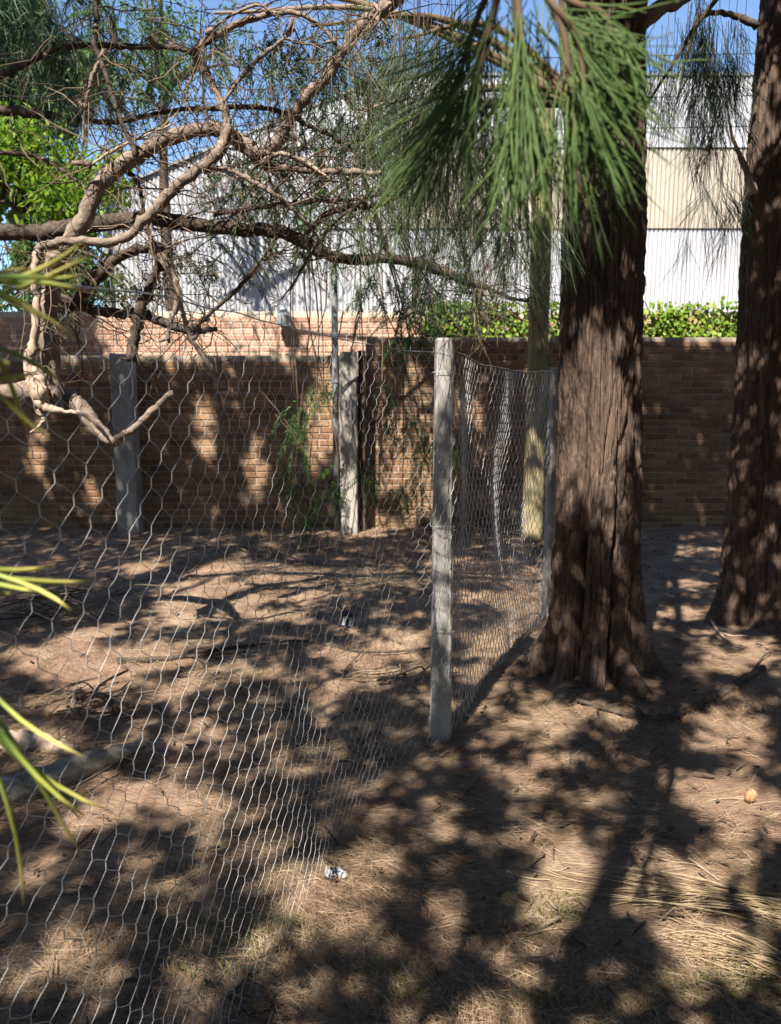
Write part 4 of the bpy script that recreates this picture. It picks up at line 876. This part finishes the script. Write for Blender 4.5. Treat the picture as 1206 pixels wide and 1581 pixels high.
# ------------------------------------------------------------------ things lying on the ground
def ground_path(pts, lift):
    out = []
    for x, y in pts:
        g = G(x, y, 0.03); out.append((g[0], g[1], float(gz(g[0], g[1])) + lift))
    return smooth_path(out, 7)
def stick(name, pts, wpx, mat, label, group=None, lift=.012, side=()):
    pp = ground_path(pts, lift); Yc = pp[:, 1].mean(); r = wpx * .5 * Yc / F; root = empty(name, tuple(pp[0]), label, 'branch', group)
    pp[:, 2] += r * .6; under(root, MB().tube(pp, np.linspace(r, r * .45, len(pp)), 9, True, .07).build('stem', M[mat], None, True))
    for s in side: q = ground_path(s, lift + .01); under(root, MB().tube(q, np.linspace(r * .45, r * .2, len(q)), 6, True).build('side_twig', M[mat], None, True))
stick('fallen_branch', [(1178, 1036), (1140, 1058), (1100, 1080), (1060, 1100), (1020, 1110), (960, 1105), (890, 1088)], 13, 'limb_dark', 'dark bent fallen branch lying beside the thick trunk', side=[[(1160, 1048), (1175, 1022), (1190, 1010)], [(1000, 1110), (970, 1092), (935, 1096)]])
stick('fallen_branch', [(1098, 958), (1108, 975), (1125, 990), (1150, 1000)], 6, 'limb_pale', 'short pale dry branch at the flared base of the edge trunk', side=[[(1110, 978), (1130, 984), (1155, 985)]])
stick('fallen_branch', [(300, 1000), (380, 990), (470, 985), (560, 1000), (640, 1000), (690, 990)], 6, 'limb_dark', 'long thin dark branch lying between the mesh and the concrete post', side=[[(560, 1000), (540, 1020), (525, 1040)]])
stick('fallen_branch', [(180, 1015), (250, 1010), (300, 1005), (380, 1003)], 9, 'limb_dark', 'dark forked branch on the sunlit strip behind the mesh', side=[[(300, 1005), (315, 1022), (300, 1040)]])
# weathered log, partly cut by the edge
def log():
    pp = ground_path([(-70, 1268), (0, 1236), (80, 1208), (160, 1180), (214, 1160)], .0); r = 23 * 3.1 / F; pp[:, 2] += r * .7
    root = empty('fallen_log', tuple(pp[2]), 'weathered grey log lying on the needles at the left edge', 'log')
    under(root, MB().tube(pp, np.interp(np.linspace(0, 1, len(pp)), [0, .6, 1], [r, r * .85, r * .35]) * (1 + .12 * np.sin(np.arange(len(pp)) * 1.7)), 20, True, .1).build('stem', M['grey_wood'], None, True))
    q = ground_path([(70, 1250), (120, 1222), (180, 1190), (225, 1162)], .05); under(root, MB().tube(q, np.linspace(.006, .003, len(q)), 6, True).build('side_twig', M['limb_dark'], None, True))
    pp = ground_path([(-60, 1150), (0, 1148), (60, 1152), (118, 1166)], .0); r = 19 * 3.3 / F; pp[:, 2] += r * .6
    root = empty('fallen_log', tuple(pp[2]), 'pale bleached log end catching full sun behind the yellow-tipped needles', 'log')
    under(root, MB().tube(pp, np.interp(np.linspace(0, 1, len(pp)), [0, .5, 1], [r, r * .9, r * .4]) * (1 + .14 * np.sin(np.arange(len(pp)) * 1.3)), 20, True, .12).build('stem', M['limb_pale'], None, True))
log()
def brush(px, py, rx, ry, n, label, L=(.2, .55), zmax=.16):
    g = G(px, py); root = empty('brush_pile', (g[0], g[1], 0), label, 'sticks'); m = MB()
    for i in range(n):
        c = G(px + R.gauss(0, rx * .5), py + R.gauss(0, ry * .5)); a = R.uniform(0, math.pi); l = R.uniform(*L) / 2; z0 = float(gz(c[0], c[1])) + R.uniform(.01, zmax)
        d = np.array([math.cos(a), math.sin(a) * .8, R.gauss(0, .2)]); s = np.array([c[0], c[1], z0]); b = np.array([R.gauss(0, .03), R.gauss(0, .03), R.gauss(.0, .03)])
        p = np.array([s - d * l, s + b, s + d * l]); p[:, 2] = np.maximum(p[:, 2], .012); m.tube(smooth_path(p, 4), R.uniform(.002, .007), 5, True)
    o = m.build('stick', M['twig']); o['kind'] = 'stuff'; under(root, o)
brush(90, 950, 90, 30, 46, 'heap of dry sticks beyond the mesh near the left edge')
brush(140, 1095, 70, 28, 26, 'loose cluster of dark twigs on the sunlit ground', (.15, .4), .07)
brush(760, 825, 90, 16, 50, 'dark heap of brushwood at the wall foot behind the wire mesh', (.3, .8), .2)
brush(440, 860, 160, 18, 24, 'scattered thin sticks on the ground before the brick wall', (.2, .6), .04)
brush(620, 1045, 80, 12, 14, 'few short twigs on the ground behind the concrete post', (.1, .3), .03)
def fronds(root_px, tips, label, n):
    g = G(*root_px); root = empty('dry_frond', (g[0], g[1], 0), label, 'frond'); m = MB()
    for i in range(n):
        tx, ty = R.choice(tips); tx += R.gauss(0, 22); ty += R.gauss(0, 13); sx, sy = root_px[0] + R.gauss(0, 18), root_px[1] + R.gauss(0, 12); k = R.uniform(.55, 1); tx = sx + (tx - sx) * k; ty = sy + (ty - sy) * k
        mx, my = .5 * (sx + tx) + R.gauss(0, 10), .5 * (sy + ty) + R.gauss(0, 9); pp = ground_path([(sx, sy), (mx, my), (tx, ty)], .0); t = np.linspace(0, 1, len(pp)); pp[:, 2] += .006 + .035 * np.sin(np.pi * t) * R.random(); m.tube(pp, np.linspace(R.uniform(.0014, .003), .0008, len(pp)), 4, False)
    under(root, m.build('strand', M['drytwig'], None, True))
fronds((1230, 1405), [(850, 1318), (845, 1345), (900, 1330), (960, 1345), (880, 1380), (1000, 1380), (940, 1400)], 'dry straw-coloured frond crossing the long trunk shadow', 55)
fronds((1240, 1505), [(970, 1420), (985, 1445), (1000, 1400), (1020, 1480), (1060, 1440), (960, 1400)], 'dry straw-coloured frond lying nearer, by the green grass', 46)
def fallen_strands():
    m = MB()
    for i in range(130):
        x, y = R.uniform(380, 1206), R.uniform(1080, 1570)
        if x < 640 and y < 1300: continue
        a = R.gauss(0, .5); l = R.uniform(25, 110); pp = ground_path([(x, y), (x + l * .5 * math.cos(a), y + l * .25 * math.sin(a) + R.gauss(0, 3)), (x + l * math.cos(a), y + l * .5 * math.sin(a))], .012); m.tube(pp, R.uniform(.0007, .0014), 3, False)
    o = m.build('fallen_strands', M['drytwig']); tag(o, 'thin pale dry strands strewn over the needle litter', 'straw', kind='stuff')
fallen_strands()
def debris():
    m = MB()
    for i in range(1500):
        y = 1.6 + 6.4 * R.random() ** 1.6; x = R.uniform(-.6, .6) * y; l = R.choice([.012, .02, .03, .05, .09]) * R.uniform(.6, 1.3); a = R.uniform(0, 6.28); r = R.uniform(.0012, .0045) * (1 + .08 * y); z0 = float(gz(x, y)) + .016
        d = np.array([math.cos(a), math.sin(a), R.gauss(0, .2)]) * l * .5; c = np.array([x, y, z0]); m.tube(np.array([c - d, c + NR.normal(0, .003, 3), c + d]), [r, r * 1.1, r * .7], 5, True)
    o = m.build('twig_debris', M['twig']); tag(o, 'small dark twigs and bark bits scattered through the needle litter', 'debris', kind='stuff')
debris()
# small lantern
def lantern():
    g = G(531, 969); x, y = g[0], g[1]; z0 = float(gz(x, y)); root = empty('garden_lantern', (x, y, z0), 'small black lantern with a bluish white face on the needles', 'lantern')
    root.rotation_euler = (rad_(-8), rad_(14), rad_(20))
    m = MB(); s = .04; hh = .085
    m.add([[-s, -s, 0], [s, -s, 0], [s, s, 0], [-s, s, 0], [-s * .85, -s * .85, hh], [s * .85, -s * .85, hh], [s * .85, s * .85, hh], [-s * .85, s * .85, hh]], [[0, 3, 2, 1], [4, 5, 6, 7], [0, 1, 5, 4], [1, 2, 6, 5], [2, 3, 7, 6], [3, 0, 4, 7]])
    ob_ = m.build('body', M['black_plastic'], root)
    f = -s - .003
    MB().box((-.029, f - .004, .014), (-.015, f + .004, .06)).build('face_side', M['white_plastic'], root)
    MB().box((.015, f - .004, .014), (.029, f + .004, .06)).build('face_side', M['white_plastic'], root)
    MB().box((-.0285, f - .005, .057), (.0285, f + .008, .07)).build('face_top', M['blue_grey'], root)
    m = MB(); m.add([[-.045, -.047, hh], [.045, -.047, hh], [.045, .045, hh], [-.045, .045, hh], [-.022, -.022, hh + .024], [.022, -.022, hh + .024], [.022, .022, hh + .024], [-.022, .022, hh + .024]], [[0, 3, 2, 1], [4, 5, 6, 7], [0, 1, 5, 4], [1, 2, 6, 5], [2, 3, 7, 6], [3, 0, 4, 7]]); m.build('lid', M['black_plastic'], root)
    a = np.linspace(0, np.pi, 9); MB().tube(np.stack([.02 * np.cos(a), 0 * a, hh + .022 + .022 * np.sin(a)], 1), .0035, 6).build('handle', M['metal_grey'], root, True)
lantern()
def crumple():
    g = G(521, 1368); z0 = float(gz(g[0], g[1])); root = empty('plastic_scrap', (g[0], g[1], z0), 'crumpled grey and white plastic scrap at the foot of the mesh', 'litter')
    for k in range(3):
        n = 9; u = np.linspace(-1, 1, n); U, W_ = np.meshgrid(u, u); V = np.stack([U * .03, W_ * .016, .012 + .012 * NR.standard_normal(U.shape) * .8 + .008 * np.abs(U)], -1).reshape(-1, 3); V[:, 2] = np.abs(V[:, 2]) + .002; V += NR.normal(0, .002, V.shape)
        i, j = np.meshgrid(np.arange(n - 1), np.arange(n - 1), indexing='ij'); b = i * n + j; Q = np.stack([b, b + 1, b + n + 1, b + n], -1).reshape(-1, 4); o = ob('crumpled_sheet', mesh_np('crumpled_sheet', V, Q), M[['litter_plastic', 'black_plastic', 'white_plastic'][k]], root); o.rotation_euler = (R.gauss(0, .3), R.gauss(0, .3), k * 1.1 + .4); o.location = ((k - 1) * .014, (k - 1) * .006, .004 * k); o.scale = (.8, .8, 1) if k < 2 else (.5, .5, .8)
crumple()
def cone(px, py, wpx, label, leafy=False):
    g = G(px, py); z0 = float(gz(g[0], g[1])); r = wpx * .5 * g[1] / F; root = empty('conifer_cone', (g[0], g[1], z0), label, 'cone', 'fallen cones'); root.rotation_euler = (rad_(70), 0, R.uniform(0, 3))
    m = MB(); z = np.linspace(-1, 1, 9); m.tube(np.stack([0 * z, r * .95 + 0 * z, z * r * 1.1], 1), r * .8 * np.sqrt(np.maximum(.03, 1 - z * z)), 12, True); m.build('core', M['cone'], root, True)
    s = MB()
    for k in range(7):
        zz = -.85 + k * .28; rr = r * .8 * math.sqrt(max(.05, 1 - zz * zz))
        for j in range(9):
            a = (j + .5 * (k % 2)) * 2 * math.pi / 9; c, sn = math.cos(a), math.sin(a); c0 = np.array([c * rr, r * .95 + sn * rr, zz * r * 1.1]); t = np.array([-sn, c, 0]) * r * .25; o_ = np.array([c, sn, .55]) * r * .26
            s.add(np.array([c0 - t, c0 + t, c0 + t * .5 + o_, c0 - t * .5 + o_, c0 - t * .6 - [0, 0, r * .15], c0 + t * .6 - [0, 0, r * .15]]), [[0, 1, 2, 3], [4, 5, 2, 3]])
    s.build('scales', M['cone'], root)
cone(1160, 1238, 19, 'round orange-brown cone on the sunlit needles')
cone(907, 1198, 9, 'tiny brown cone in the shade near the thick trunk')
cone(281, 1034, 11, 'small dark cone on the sunlit strip behind the mesh')
def dry_leaf(px, py, wpx, rz, label):
    g = G(px, py); L = wpx * g[1] / F; t = np.linspace(-1, 1, 9); rows = [np.stack([t * L / 2, k * .28 * L * np.sqrt(np.maximum(0.02, 1 - t * t)), .1 * L * abs(k) + .06 * L * t * t], 1) for k in (-1, 0, 1)]
    V = np.vstack(rows); i = np.arange(8); Q = np.vstack([np.stack([a * 9 + i, a * 9 + i + 1, a * 9 + i + 10, a * 9 + i + 9], 1) for a in (0, 1)])
    root = empty('dry_leaf', (g[0], g[1], float(gz(g[0], g[1])) + .012), label, 'leaf'); root.rotation_euler = (.1, .05, rz); ob('blade', mesh_np('blade', V, Q, True), M['leaf_dry'], root)
    MB().tube([(-L * .7, 0, .02 * L), (0, 0, .012 * L), (L * .48, 0, .07 * L)], L * .014, 5).build('midrib', M['leaf_dry'], root)
dry_leaf(723, 1340, 30, .2, 'curled rust-brown dry leaf on shaded open ground')
dry_leaf(404, 1572, 34, .1, 'orange dry leaf at the very bottom under the mesh')
dry_leaf(560, 1185, 16, 1.2, 'small rust-brown dry leaf near the concrete post foot')
